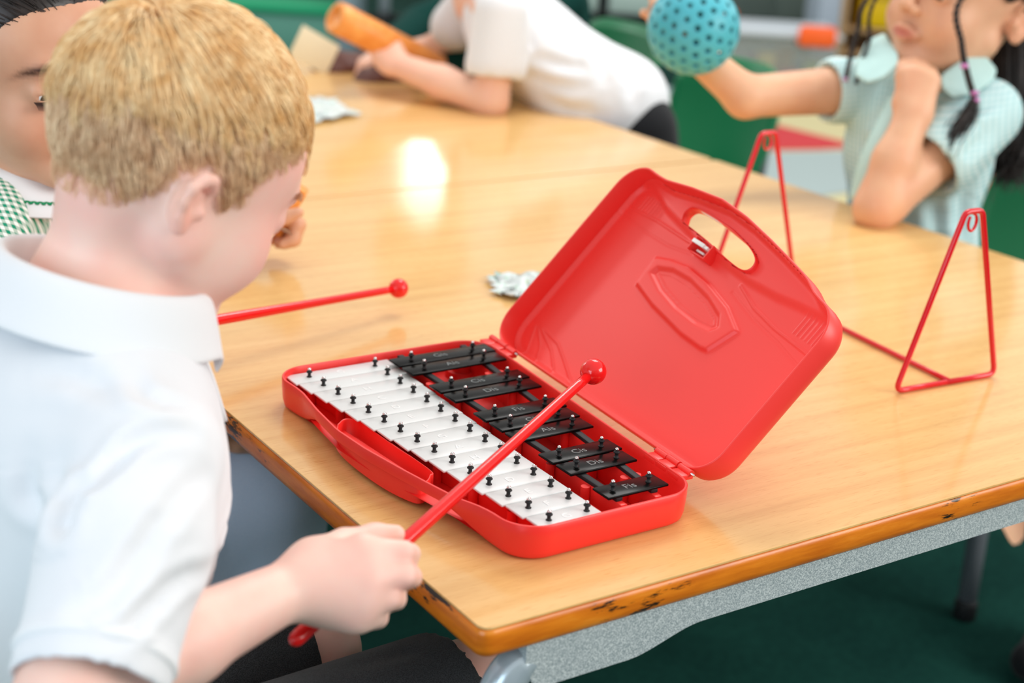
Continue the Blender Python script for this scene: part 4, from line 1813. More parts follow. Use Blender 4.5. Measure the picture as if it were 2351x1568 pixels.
cz = np.array((.25, 0, .968))
cz /= np.linalg.norm(cz)
cx_ = np.cross((0, 1.0, 0), cz)
collar('collar', NECK + (-.005, -.003, -.004), (1.10, 1.12), cx_, cz, 14, 346,
       [(.050, -.004), (.0535, .016), (.0565, .026), (.0595, .0275), (.0635, .0235), (.0690, .010), (.0740, -.0045), (.0765, -.010)],
       M_RIB, shirt, 60, .022)
# placket with button at the throat
pk = [NECK + (.048, .000, -.018), NECK + (.066, .000, -.055), NECK + (.078, .0, -.095)]
tube('placket', smooth_path([p + np.array((.0, 0, 0)) for p in pk], 6), .0125, M_RIB, shirt, 12, flat=.25)

# shorts
v = Vol((-.38, .01, .38), (.14, .36, .60), .003)
v.add(ell((-.250, .175, .490), (.098, .128, .080)), .03)
RH2, LH2 = RHIP + (RKN - RHIP) * .84, LHIP + (LKN - LHIP) * .80
v.chain([RHIP, RH2 + (RKN - RHIP) * .10], [.074, .062], .03)
v.chain([LHIP, LH2 + (LKN - LHIP) * .10], [.074, .060], .012)
for h2, kn, hp_ in ((RH2, RKN, RHIP), (LH2, LKN, LHIP)):
    nn = (kn - hp_) / np.linalg.norm(kn - hp_)
    v.sub(rcone(h2 + nn * .075, h2 + nn * .076, .075, .075), .002)
    v.sub(rcone(hp_ * .5 + h2 * .5, kn, .056, .050), .003)
for (a, b, r) in ((at(640, 1480, 1.10), at(760, 1560, 1.10), .006), (at(600, 1540, 1.07), at(680, 1600, 1.07), .006), (at(820, 1500, 1.14), at(930, 1490, 1.17), .004)):
    v.sub(rcone(a, b, r, r * .5), .014)
v.obj('shorts', M_CHARCOAL, boy, relax=2)
# shoes rest on the floor
for an in (np.array((.085, .150, .085)), np.array((.000, .280, .085))):
    v = Vol(an + (-.07, -.05, -.086), an + (.15, .05, .03), .004)
    v.chain([an + (-.02, 0, -.045), an + (.05, 0, -.050), an + (.105, 0, -.055)], [.036, .034, .030], .02, .02)
    v.add(rcone(an + (-.01, 0, -.03), an + (-.005, 0, .005), .034, .033), .02)
    v.obj('shoe', M_BLACKCLOTH, boy)

# ------------------------------------------------------------------ simple moulded school chair
def chair(loc, rz, label, seat_h=.36, w=.34, back_h=.66, legmat=None, legs=None):
    t = thing('school_chair', label, 'chair', loc, 'green plastic school chairs')
    t.rotation_euler = (0, 0, rz)
    t.matrix_world = Matrix.Translation(Vector(loc)) @ Matrix.Rotation(rz, 4, 'Z')
    mw = t.matrix_world

    def put(V):
        return [tuple(mw @ Vector(p)) for p in V]
    # seat: dished pad, +x is the front
    n, m = 15, 15
    V, F = [], []
    for i in range(n):
        for j in range(m):
            u, q = i / (n - 1), 2 * j / (m - 1) - 1
            x = -.16 + .34 * u
            ww = w / 2 * (1 - .10 * (1 - u)) * (1 - .12 * max(0, abs(2 * u - 1) - .7) / .3)
            z = seat_h - .014 * (1 - q * q) * sin(pi * min(1, u * 1.05)) - .020 * max(0, (u - .85) / .15) ** 2
            V.append((x, q * ww, z))
    for i in range(n - 1):
        for j in range(m - 1):
            F.append((i * m + j, (i + 1) * m + j, (i + 1) * m + j + 1, i * m + j + 1))
    s = mesh('seat', put(V), F, M_GREENCHAIR, t)
    md = s.modifiers.new('thickness', 'SOLIDIFY')
    md.thickness = .008
    # backrest: curved shell with rounded corners and a rolled rim
    V, F = [], []
    n, m = 15, 21
    for i in range(n):
        for j in range(m):
            u, q = i / (n - 1), 2 * j / (m - 1) - 1
            rx = abs(q) ** 6 * (.05 if u > .8 else 0) * ((u - .8) / .2 if u > .8 else 0)
            z = seat_h + .035 + (back_h - seat_h - .035) * u - rx
            x = -.155 - .075 * u - .012 * sin(pi * u) + .038 * q * q
            V.append((x, q * (w / 2) * (.92 + .10 * sin(pi * u)), z))
    for i in range(n - 1):
        for j in range(m - 1):
            F.append((i * m + j, (i + 1) * m + j, (i + 1) * m + j + 1, i * m + j + 1))
    b = mesh('backrest', put(V), F, M_GREENCHAIR, t)
    md = b.modifiers.new('thickness', 'SOLIDIFY')
    md.thickness = .007
    rim = [V[j] for j in range(0, 1)] + [V[i * m] for i in range(1, n)] + [V[(n - 1) * m + j] for j in range(1, m)] + [V[i * m + m - 1] for i in range(n - 2, -1, -1)]
    tube('rolled_rim', put(rim), .0075, M_GREENCHAIR, b, 10)
    for sx in (-1, 1):
        for sy in (-1, 1):
            top = (.13 if sx > 0 else -.13, sy * .13, seat_h - .012)
            bot = (.175 if sx > 0 else -.20, sy * .165, .015)
            lg = tube('leg', put([top, tuple((np.array(top) + np.array(bot)) / 2), bot]), .0155, legmat or M_LEGGREY, t, 14)
            V2, F2 = lathe_vf([(.0165, 0), (.018, .003), (.018, .028), (.016, .032)], 14, mw @ Vector((bot[0], bot[1], 0)))
            mesh('foot_cap', V2, F2, M_RUBBER, lg)
    for sy in (-1, 1):
        tube('back_stay', put(smooth_path([(-.13, sy * .12, seat_h - .012), (-.185, sy * .115, seat_h + .02), (-.205, sy * .11, seat_h + .12)], 5)), .010, legmat or M_LEGGREY, t, 12)
    return t


chair((-.245, .175, 0), radians(0), 'green school chair the blond boy in white sits on', seat_h=.412, back_h=.70)
chair((-.235, .700, 0), radians(0), 'green school chair under the dark haired child in green gingham', seat_h=.392, back_h=.67)
chair((1.475, .760, 0), radians(182), 'green school chair under the girl with braids in aqua gingham', seat_h=.372, back_h=.66)
chair((1.63, 1.80, 0), radians(188), 'empty green school chair between the leaning child and the raised arm holding the ball', seat_h=.36, w=.30, back_h=.645)
chair((1.62, 2.24, 0), radians(180), 'green school chair under the child in dark green jumper, behind the white shirt', seat_h=.385, back_h=.668)


def torso(v, neck, lsh, rsh, chest, belly, hip, k=1.0, fr=(.075, .105), M=None):
    v.add(ell(chest, (.078 * k, .108 * k, .110 * k), M), .03)
    v.add(ell(belly, (.076 * k, .098 * k, .115 * k), M), .03)
    v.add(ell(hip, (.084 * k, .108 * k, .080 * k), M), .03)
    for sh in (lsh, rsh):
        v.chain([neck + (0, 0, -.032 if k < 1.05 else -.01), neck * .5 + sh * .5 + (0, 0, -.016 if k < 1.05 else .008), sh], [.042 * k, .032 * k, .034 * k], .03, .02)


def bounds(pts, pad):
    P = np.array(pts)
    return P.min(0) - pad, P.max(0) + pad


# ------------------------------------------------------------------ dark haired child in green gingham, behind the boy
ga = thing('person', 'person in green gingham dress with white collar, mostly hidden behind the blond boy', 'person', (-.19, .70, .38))
hd = Head(at(40, 98, 1.38), -72, 8, -7, 1.02)
nk = at(32, 352, 1.445)
rs, ls = np.array((-.190, .575, .735)), np.array((-.150, .800, .735))
lel, lwr = np.array((.070, .865, .672)), at(540, 530, 1.735)
rel, rwr = np.array((-.130, .560, .590)), np.array((.020, .600, .560))
lo, hi = bounds([hd.H + .13, hd.H - .13, (-.36, .48, .02), (.32, .95, .7), rwr], .04)
v = Vol(lo, hi, .0034)
hd.add_to(v, lid=.0019)
v.add(rcone(hd.L(-.028, 0, -.05), nk, .043, .045), .03)
torso(v, nk, ls, rs, (-.180, .688, .68), (-.195, .690, .56), (-.205, .695, .48))
v.chain([ls, lel, lwr], [.032, .028, .020], .02, .012)
v.chain([rs, rel, rwr], [.032, .028, .020], .02, .012)
for y in (.62, .77):
    v.chain([(-.19, y, .455), (.12, y - .02, .45), (.10, y - .02, .09)], [.058, .044, .030], .02)
    v.chain([(.09, y - .02, .05), (.19, y - .02, .035)], [.030, .024], .02)
GH = at(615, 494, 1.745)
TIPS = hand(v, lwr, GH - lwr, (-.1, .35, .93), 1, 1.0, (58, 75, 50), thumb_dir=at(640, 500, 1.71) - at(560, 520, 1.735))
hand(v, rwr, (1, .2, -.1), (0, 0, 1), 1, 1.0, (30, 40, 30))
v.obj('body', M_SKIN_TAN, ga, face_tone(hd, brow=(.22, .17, .15)))
hd.add_eyes(ga)
hv = Vol(hd.H - .14, hd.H + .14, .0036)
LX2, LY2 = [-.13, -.06, -.03, .0, .018, .035, .050, .070, .085, .11], [-.07, -.06, -.035, -.004, -.010, .008, .026, .046, .056, .060]
hv.add(hair_sd(hd, (-.006, 0, .014), (.092, .075, .086), LX2, LY2, .004), .004)
gh = hv.obj('hair', M_HAIR_DARK, ga, relax=2)
P_, R_ = make_strands(hd, 2600, LX2, LY2, (.9, .0, .30), lambda q, rg: (.05, .0025, .0004, np.array((-1.2, 0, .3)), 0.0), 11, (-.006, 0, .014), (.095, .078, .089))
strands('hair_strands', P_, R_, M_HAIR_DARK, gh)
# lashes of the half closed eyes
ls_p, ls_r = [], []
for q in (-1, 1):
    for a in np.linspace(-1, 1, 40):
        p0 = hd.L(.0895 - .006 * a * a, q * .031 + .0115 * a, -.0205)
        ls_p.append(np.array([p0, p0 + hd.F * .004 - hd.U * .002, p0 + hd.F * .007 - hd.U * .006]))
        ls_r.append(np.array([.00035, .0003, .0001]))
strands('eyelashes', ls_p, ls_r, M_LASH, ga)
v = Vol((-.36, .47, .40), (-.02, .92, .86), .004)
torso(v, nk + (-.004, 0, -.030), ls, rs, (-.184, .688, .68), (-.197, .690, .56), (-.205, .695, .48), 1.13)
v.chain([ls, ls * .5 + lel * .5], [.044, .042], .02)
v.chain([rs, rs * .5 + rel * .5], [.044, .042], .02)
v.sub(rcone(nk + (.01, 0, .06), nk + (.0, 0, -.02), .052, .048), .004)
dress = v.obj('gingham_dress', M_GINGHAM, ga, relax=2)
cz2 = np.array((.15, -.08, .98))
cz2 /= np.linalg.norm(cz2)
cf2 = np.cross((.15, 1.0, .0), cz2)
cf2 /= np.linalg.norm(cf2)
CP = [(.050, -.004), (.052, .008), (.056, .0150), (.062, .0140), (.070, .004), (.078, -.010), (.084, -.022)]
collar('white_collar', nk + (.000, 0, -.014), (1.05, 1.06), cf2, cz2, -22, 308, CP, M_RIB, dress, 60)
zz = []
for i in range(160):
    t = i / 159
    a = radians(-20 + 326 * t)
    r = .0785 * 1.055 + .0016 * (1 if i % 2 else -1)
    uy = np.cross(cz2, cf2)
    zz.append(nk + (.0, 0, -.014) + cf2 * r * cos(a) + uy * r * sin(a) + cz2 * (-.0085))
tube('green_trim', zz, .0016, flat('green_embroidery', 20, 140, 90), dress, 6)
v = Vol((-.34, .50, .16), (.22, .90, .60), .004)
v.add(ell((-.210, .695, .480), (.100, .135, .085)), .03)
for y in (.62, .77):
    v.chain([(-.19, y, .462), (.11, y - .02, .455), (.125, y - .02, .31)], [.074, .068, .062], .03, .03)
v.add(rcone((.02, .60, .40), (.02, .76, .40), .05, .05), .04)
v.sub(rcone((.10, .675, .50), (-.10, .70, .535), .012, .010), .02)
v.obj('grey_skirt', M_GREYBLUE, ga, relax=2)
# the wooden block in that hand
KB = at(655, 478, 1.752)
kb = thing('wooden_block', 'small orange wooden block pinched in fingers beside the blond boy\'s forehead', 'block', tuple(KB))
KR = Matrix.Rotation(radians(-35), 3, 'Z') @ Matrix.Rotation(radians(28), 3, 'Y')
box_obj('block_body', KB, (.026, .022, .064), M_ORWOOD, kb, .003, KR)
box_obj('finger_groove', KB + np.array((0, 0, .018)), (.0272, .0232, .003), flat('dark_groove', 120, 62, 22), kb, .0005, KR)

# ------------------------------------------------------------------ girl with braids, chin on her fist
gb = thing('person', 'person with black braids in aqua gingham dress, chin on fist, holding up a ball', 'person', (1.33, .74, .36))
CH = at(2072, 142, 2.155)
hd = Head((0, 0, 0), 181, -10, 5, 1.17)
hd.H = CH - (hd.L(.074, 0, -.104))
nk = at(2175, 205, 2.245)
rs, ls = at(1962, 205, 2.255), at(2262, 262, 2.155)
chest, belly, hip = at(2105, 350, 2.235), at(2085, 560, 2.27), at(2110, 760, 2.33)
rel, rwr = at(1712, 222, 2.190), at(1560, 92, 2.155)
lel, lwr = at(2010, 478, 2.085), at(2098, 262, 2.085)
lo, hi = bounds([hd.H + .14, hd.H - .14, rwr + (0, 0, .06), rwr - (.05, 0, 0), hip, rel, lel, (1.40, .9, .0), (1.05, .55, .0)], .07)
v = Vol(lo, hi, .0038)
hd.add_to(v)
v.add(rcone(hd.L(-.030, 0, -.05), nk, .042, .044), .03)
torso(v, nk, ls, rs, chest, belly, hip)
v.chain([rs, rel, rwr], [.036, .030, .0215], .02, .012)
v.chain([ls, lel * .92 + ls * .08, lel], [.036, .033, .029], .02, .012)
v.chain([lel, lel * .5 + lwr * .5, lwr], [.029, .030, .0225], .012, .012)
for y in (.66, .82):
    yy = (y - .66) * .5
    v.chain([(1.33, y, .43), (1.18, .46 + yy, .42), (1.25, .36 + yy, .20), (1.34, .355 + yy, .07)], [.058, .046, .036, .026], .02)
    v.chain([(1.35, .355 + yy, .045), (1.26, .335 + yy, .03)], [.028, .022], .02)
BALL_C, BALL_R = at(1592, 66, 2.075), .0600
hf = at(2112, 150, 2.085) - lwr
hand(v, lwr, hf, at(2112, 150, 2.0) - at(2112, 150, 2.1) + hf * .2 + CAM_R * .01, -1, 1.08, (55, 75, 50), thumb_dir=at(2230, 205, 2.13) - at(2120, 215, 2.09))
# fingers spread behind and over the ball
for k, (fx, fy) in enumerate(((1500, 8), (1478, 30), (1486, -20), (1530, -34))):
    base = at(1548 + 6 * k, 62 - 12 * k, 2.165)
    mid = at((1548 + fx) / 2 + 4, (62 - 10 * k + fy) / 2, 2.150)
    v.chain([rwr, base, mid, at(fx, fy, 2.125)], [.017, .0095, .0085, .0068], .010, .005)
v.chain([rwr, at(1520, 60, 2.13), at(1500, 44, 2.10), at(1503, 32, 2.085)], [.016, .0110, .0092, .0072], .010, .005)
v.obj('body', M_SKIN_WARM, gb, face_tone(hd, (0.74, 0.42, 0.48), (1.0, .90, .86), brow=(.22, .17, .15)))
hd.add_eyes(gb)
hv = Vol(hd.H - .15, hd.H + .15, .0036)
LX3, LY3 = [-.13, -.06, -.03, -.012, .010, .030, .050, .070, .085, .11], [-.08, -.07, -.03, .010, -.006, .006, .034, .054, .062, .064]
hv.add(hair_sd(hd, (-.006, 0, .014), (.092, .075, .086), LX3, LY3, .006), .004)
gh = hv.obj('hair', M_HAIR_BLACK, gb, relax=2)
rg = np.random.default_rng(21)
pp, rr = [], []
root = hd.L(-.085, .02, .02)
for i in range(1500):
    a = rg.random() * 6.283
    s_ = rg.random() ** .5
    o = CAM_R * cos(a) * .045 * s_ + CAM_D * sin(a) * .035 * s_
    e = at(2318 + rg.normal(0, 22), 395 + rg.normal(0, 22) - abs(rg.normal(0, 20)), 2.215 + rg.normal(0, .02))
    pts = smooth_path([root + o * .35, at(2340, 40, 2.22) + o * .9, at(2345, 210, 2.215) + o * 1.0, (at(2330, 310, 2.215) + o * .7 + e) / 2, e], 3)
    pp.append(pts)
    rr.append(np.linspace(.0011, .0005, len(pts)))
strands('loose_long_hair', pp, rr, M_HAIR_BLACK, gh)


def braid(name, path, w, parent, n=60):
    P = smooth_path(path, n)
    P, tg, A, B = frames(P)
    s = np.linspace(0, 1, len(P))
    L = np.sum(np.linalg.norm(np.diff(P, axis=0), axis=1))
    ph = s * L / .011 * 2 * pi / 2
    V, F = [], []
    for k in range(3):
        a = ph + k * 2 * pi / 3
        Q = P + A * (w * .62 * np.sin(a))[:, None] + B * (w * .30 * np.sin(2 * a))[:, None]
        vv, ff = tube_vf(Q, np.full(len(Q), w * .55), 8, off=len(V))
        V += vv
        F += ff
    return mesh(name, V, F, M_HAIR_BLACK, parent)


br = braid('braid', [hd.L(.035, -.072, .055), at(2203, 4, 2.075), at(2208, 100, 2.072), at(2216, 150, 2.075), at(2226, 190, 2.08), at(2236, 222, 2.085)], .0046, gh, 30)
for x, y, d in ((2214, 152, 2.070), (2238, 214, 2.08), (2240, 230, 2.08)):
    V, F = lathe_vf([(.0038, -.003), (.0055, -.002), (.0055, .002), (.0038, .003)], 12, at(x, y, d), CAM_U)
    mesh('pink_bead', V, F, flat('pink_bead_plastic', 206, 130, 190, .3), br)
pp, rr = [], []
for i in range(160):
    o = rg.standard_normal(3) * .004
    pts = smooth_path([at(2238, 226, 2.08) + o * .4, at(2226, 262, 2.08) + o * 1.2, at(2200, 300, 2.075) + o * 1.6, at(2180, 345 + rg.normal(0, 12), 2.07) + o], 4)
    pp.append(pts)
    rr.append(np.linspace(.0007, .0003, len(pts)))
strands('braid_tail', pp, rr, M_HAIR_BLACK, br)
br = braid('braid', [hd.L(.045, .070, .050), at(1990, 0, 2.18), at(1972, 60, 2.185), at(1958, 110, 2.19), at(1946, 160, 2.19), at(1941, 184, 2.19)], .0036, gh, 30)
V, F = lathe_vf([(.003, -.003), (.0045, -.002), (.0045, .002), (.003, .003)], 12, at(1941, 182, 2.19), CAM_U)
mesh('pink_bead', V, F, flat('mauve_bead_plastic', 190, 150, 190, .3), br)
br = braid('braid', [hd.L(.050, .066, .045), at(2004, 10, 2.16), at(1996, 90, 2.165), at(1982, 130, 2.17), at(1972, 165, 2.175), at(1966, 192, 2.175)], .0030, gh, 30)
# aqua dress
lo, hi = bounds([rs, ls, chest, hip, hip - (0, 0, .12)], .20)
v = Vol(lo, hi, .0042)
torso(v, nk + (0, 0, -.030), ls, rs, chest, belly, hip, 1.14)
v.add(rcone(hip, hip - (0, 0, .10), .12, .16), .04)
v.chain([rs, rs * .84 + rel * .16], [.046, .050], .012)
v.chain([ls, ls * .56 + lel * .44], [.052, .058], .012)
nr3 = (rel - rs) / np.linalg.norm(rel - rs)
nl3 = (lel - ls) / np.linalg.norm(lel - ls)
cu = rs * .84 + rel * .16 + nr3 * .010
v.sub(rcone(cu + nr3 * .072, cu + nr3 * .073, .074, .074), .004)
v.sub(rcone(cu - nr3 * .01, cu + nr3 * .03, .037, .039), .004)
cu = ls * .56 + lel * .44 + nl3 * .010
v.sub(rcone(cu + nl3 * .080, cu + nl3 * .081, .082, .082), .004)
v.sub(rcone(cu - nl3 * .02, cu + nl3 * .03, .044, .050), .004)
CR = [([at(1990, 260, 2.16), at(1975, 350, 2.15), at(1960, 440, 2.16)], .010, .006), ([at(2045, 240, 2.14), at(2015, 340, 2.14), at(1995, 440, 2.14)], .010, .006),
      ([at(1945, 320, 2.18), at(1925, 400, 2.17), at(1900, 455, 2.17)], .010, .006), ([at(2210, 430, 2.15), at(2215, 500, 2.15), at(2230, 570, 2.15)], .012, .008),
      ([at(2150, 470, 2.14), at(2160, 520, 2.14), at(2165, 580, 2.14)], .012, .008), ([at(2290, 235, 2.10), at(2240, 245, 2.09), at(2190, 240, 2.1)], .008, .005),
      ([at(2270, 300, 2.10), at(2230, 340, 2.08), at(2190, 380, 2.08)], .010, .005)]
dress = v.obj('gingham_dress', M_AQUA, gb, relax=2, creases=CR)
tube('button_band', smooth_path([at(2062, 215, 2.125), at(2020, 300, 2.12), at(1985, 380, 2.125), at(1965, 460, 2.135)], 6), .012, M_AQUACOLLAR, dress, 10, flat=.35)
def shoe(parent, heel, toe, top, mat):
    heel, toe, top = (np.asarray(q, float) for q in (heel, toe, top))
    lo_, hi_ = bounds([heel, toe, top], .055)
    lo_[2] = max(lo_[2], -.002)
    vv = Vol(lo_, hi_, .005)
    vv.chain([heel, heel * .5 + toe * .5, toe], [.036, .034, .029], .02, .02)
    vv.add(rcone(heel + (0, 0, .01), top, .035, .036), .02)
    return vv.obj('shoe', mat, parent)


for yy in (0, .08):
    shoe(gb, (1.355, .355 + yy, .040), (1.24, .335 + yy, .034), (1.335, .35 + yy, .13), M_BLACKCLOTH)
for y in (.62, .77):
    shoe(ga, (.09, y - .02, .040), (.20, y - .02, .034), (.09, y - .02, .085), M_BLACKCLOTH)
# two flat collar wings


def wing(name, pts, depth, mat, parent, thick=.004):
    """a flat cloth shape given by outline points with their own depths"""
    bm = bmesh.new()
    vs = [bm.verts.new(Vector(at(x, y, d))) for x, y, d in pts]
    f = bm.faces.new(vs)
    bmesh.ops.triangulate(bm, faces=[f])
    bmesh.ops.subdivide_edges(bm, edges=bm.edges[:], cuts=2, use_grid_fill=True)
    o = bm_obj(name, bm, mat, parent)
    m = o.modifiers.new('thickness', 'SOLIDIFY')
    m.thickness = thick
    m.offset = 0
    s = o.modifiers.new('soft', 'SUBSURF')
    s.levels = s.render_levels = 1
    return o


wing('collar', [(2030, 75, 2.22), (1990, 92, 2.20), (1965, 140, 2.175), (1962, 175, 2.15), (1990, 192, 2.13), (2030, 180, 2.115), (2062, 150, 2.115), (2062, 120, 2.14)], 2.15, M_AQUACOLLAR, dress)
wing('collar', [(2160, 170, 2.125), (2215, 130, 2.135), (2246, 108, 2.155), (2290, 160, 2.135), (2282, 186, 2.12), (2240, 215, 2.095), (2190, 225, 2.095), (2160, 200, 2.105)], 2.1, M_AQUACOLLAR, dress)

# ------------------------------------------------------------------ perforated turquoise ball in her raised hand
V, F = [], []
bm = bmesh.new()
bmesh.ops.create_icosphere(bm, subdivisions=4, radius=1.0)
ax = CAM_R * .93 - CAM_U * .18 - CAM_D * .28
ax /= np.linalg.norm(ax)
e1 = np.cross(ax, CAM_U)
e1 /= np.linalg.norm(e1)
e2 = np.cross(ax, e1)
holes = []
for lat, nn in ((24, 9), (42, 14), (58, 18), (73, 20), (88, 20), (103, 20), (118, 18), (133, 14), (148, 9), (163, 5)):
    for k in range(nn):
        a = 2 * pi * (k + .5 * (lat % 2)) / nn
        la = radians(lat)
        holes.append(ax * cos(la) + (e1 * cos(a) + e2 * sin(a)) * sin(la))
holes = np.array(holes)
# sphere skin as a lattice: a fine grid of directions with the holes left out
NU, NV = 220, 110
dirs = np.array([[(ax * cos(pi * j / NV) + (e1 * cos(2 * pi * i / NU) + e2 * sin(2 * pi * i / NU)) * sin(pi * j / NV)) for j in range(NV + 1)] for i in range(NU)])
near = np.full((NU, NV + 1), 9.0)
for h in holes:
    near = np.minimum(near, np.arccos(np.clip(dirs @ h, -1, 1)))
keep = near > .082
near_ax = np.arccos(np.clip(dirs @ ax, -1, 1))
keep &= near_ax > .16
bm.free()
Vv = (BALL_C + dirs * BALL_R).reshape(-1, 3)
Fq = []
for i in range(NU):
    i2 = (i + 1) % NU
    for j in range(NV):
        if keep[i, j] or keep[i2, j] or keep[i2, j + 1] or keep[i, j + 1]:
            Fq.append((i * (NV + 1) + j, i2 * (NV + 1) + j, i2 * (NV + 1) + j + 1, i * (NV + 1) + j + 1))
used = sorted({k for f in Fq for k in f})
mp_ = {k: i for i, k in enumerate(used)}
bl = mesh('perforated_ball', Vv[used], [tuple(mp_[k] for k in f) for f in Fq], M_AQUABALL)
md = bl.modifiers.new('thickness', 'SOLIDIFY')
md.thickness = .0035
md.offset = -1
tag(bl, 'turquoise perforated ball held up by the girl with braids', 'ball')

# ------------------------------------------------------------------ child in white polo shirt sprawled over the far table
gc = thing('person', 'person in white polo shirt leaning over the far table, gripping an orange wooden tube', 'person', (1.25, 1.48, 0))
lo_neck = at(1105, -40, 2.80)
ns, fs = at(1150, 30, 2.66), at(1075, 20, 2.95)
nel, nwr = at(1128, 232, 2.690), at(905, 146, 2.760)
fel, fwr = at(1010, 108, 3.00), at(930, 120, 2.97)
chest, belly, hip = at(1205, 90, 2.80), at(1305, 172, 2.80), at(1412, 252, 2.82)
hd = Head(at(1000, -235, 2.80), 165, 10, 0, 1.02)
bx = hip - chest
bx /= np.linalg.norm(bx)
by = np.cross((0, 0, 1.0), bx)
by /= np.linalg.norm(by)
MB_ = np.array([np.cross(by, bx), by, bx])
kn1, kn2 = np.array((1.27, 1.34, .36)), np.array((1.36, 1.55, .36))
lo, hi = bounds([hd.H + .13, hd.H - .13, ns, fs, nel, nwr, fwr, hip, (1.5, 1.3, 0), (1.3, 1.7, 0)], .08)
v = Vol(lo, hi, .0052)
hd.add_to(v)
v.add(rcone(hd.L(-.02, 0, -.05), lo_neck, .045, .046), .03)
torso(v, lo_neck, ns, fs, chest, belly, hip, 1.0, M=MB_)
v.chain([ns, nel, nel * .5 + nwr * .5, nwr], [.036, .030, .030, .022], .02, .012)
v.chain([fs, fel, fwr], [.036, .029, .021], .02, .012)
for kn, f_ in ((kn1, (1.40, 1.36, .07)), (kn2, (1.46, 1.57, .07))):
    f_ = np.array(f_)
    v.chain([hip + (0, (kn[1] - hip[1]) * .5, -.02), kn, f_], [.062, .046, .030], .02)
    v.chain([f_ + (0, 0, -.03), f_ + (-.10, 0, -.035)], [.030, .024], .02)
hand(v, nwr, at(880, 98, 2.775) - nwr, CAM_U * -.2 + CAM_R * .1 - CAM_D * .9, -1, 1.15, (55, 60, 40), thumb_dir=at(898, 82, 2.75) - at(912, 130, 2.76))
hand(v, fwr, at(880, 124, 2.96) - fwr, (0, 0, 1), 1, 1.1, (30, 40, 30))
v.obj('body', M_SKIN_PINK, gc, face_tone(hd))
hd.add_eyes(gc)
hv = Vol(hd.H - .14, hd.H + .14, .005)
hv.add(hair_sd(hd, (-.004, 0, .012), (.090, .073, .084), LX2, LY2, .006), .004)
hv.obj('hair', M_HAIR_DARK, gc, relax=2)
lo, hi = bounds([ns, fs, chest, hip, lo_neck], .20)
v = Vol(lo, hi, .0055)
torso(v, lo_neck + bx * .03, ns, fs, chest, belly, hip, 1.16, M=MB_)
v.add(ell(at(1350, 212, 2.80), (.092, .115, .10), MB_), .03)
v.chain([ns, ns * .40 + nel * .60], [.048, .054], .012)
v.chain([fs, fs * .55 + fel * .45], [.048, .050], .012)
n3 = (nel - ns) / np.linalg.norm(nel - ns)
cu = ns * .40 + nel * .60 + n3 * .006
v.sub(rcone(cu + n3 * .072, cu + n3 * .073, .074, .074), .004)
v.sub(rcone(cu - n3 * .02, cu + n3 * .03, .040, .044), .004)
CR = [([at(1195, 150, 2.70), at(1260, 190, 2.70), at(1330, 205, 2.70)], .012, .006), ([at(1210, 120, 2.70), at(1280, 150, 2.70), at(1350, 165, 2.70)], .010, .005),
      ([at(1180, 190, 2.69), at(1195, 120, 2.69), at(1215, 50, 2.70)], .010, .006), ([at(1320, 100, 2.75), at(1360, 150, 2.72), at(1380, 190, 2.70)], .010, .006),
      ([at(1400, 150, 2.75), at(1425, 200, 2.73), at(1440, 240, 2.72)], .012, .007), ([at(1200, 215, 2.70), at(1290, 245, 2.70), at(1380, 262, 2.70)], .012, .006)]
v.add(ell(hip, (.098, .120, .085), MB_), .04)
v.obj('polo_shirt', M_POLO, gc, relax=2, creases=CR)
lo, hi = bounds([hip, (1.52, 1.3, .06), (1.3, 1.68, .06)], .14)
v = Vol(lo, hi, .006)
v.add(ell(hip + bx * .035 + (0, 0, -.018), (.090, .112, .082), MB_), .03)
for kn, f_ in ((kn1, (1.40, 1.36, .09)), (kn2, (1.46, 1.57, .09))):
    v.chain([hip + (0, (kn[1] - hip[1]) * .5, -.03), kn, np.array(f_)], [.070, .058, .048], .03)
v.obj('trousers', M_BLACKCLOTH, gc, relax=2)
for f_ in ((1.40, 1.36, .07), (1.46, 1.57, .07)):
    f_ = np.array(f_)
    v = Vol(f_ + (-.16, -.06, -.072), f_ + (.06, .06, .05), .006)
    v.chain([f_ + (.01, 0, -.033), f_ + (-.11, 0, -.038)], [.039, .033], .02)
    v.obj('shoe', M_BLACKCLOTH, gc)

# orange wooden tube in that child's hand
a, b = at(768, 38, 2.70), at(1005, 160, 2.86)
d = (b - a) / np.linalg.norm(b - a)
wt = thing('wooden_tube', 'orange varnished wooden tube slanting down in the white-shirted child\'s hand', 'wooden tube', tuple((a + b) / 2))
L = np.linalg.norm(b - a)
V, F = lathe_vf([(.019, .004), (.019, 0), (.026, 0), (.029, .003), (.029, L - .003), (.026, L), (.002, L)], 28, a, d)
mesh('tube_body', V, F, M_ORWOOD, wt)
V, F = lathe_vf([(.0293, .018), (.0299, .019), (.0299, .024), (.0293, .025)], 28, a, d)
mesh('turned_ring', V, F, M_ORWOOD, wt)

# ------------------------------------------------------------------ child in bottle green jumper at the far end
nk = at(1235, -95, 3.35)
ge = thing('person', 'person in dark bottle green jumper with dark hands, behind the orange wooden tube', 'person', (nk[0], nk[1], 0))
rs, ls = at(1130, -15, 3.45), at(1290, 5, 3.20)
hd = Head(at(1250, -262, 3.32), 190, 15, 0, 1.02)
rel, rwr = at(965, 62, 3.32), at(845, 150, 3.05)
lel, lwr = at(1060, 150, 3.03), at(925, 165, 2.96)
chest, belly, hip = nk + (.05, .03, -.13), nk + (.10, .04, -.26), nk + (.13, .05, -.36)
lo, hi = bounds([hd.H + .13, hd.H - .13, rs, ls, rel, rwr, at(720, 160, 2.9), lwr, hip, (hip[0] - .34, hip[1], .08)], .10)
v = Vol(lo, hi, .0058)
hd.add_to(v)
v.add(rcone(hd.L(-.02, 0, -.05), nk, .045, .046), .03)
torso(v, nk, ls, rs, chest, belly, hip)
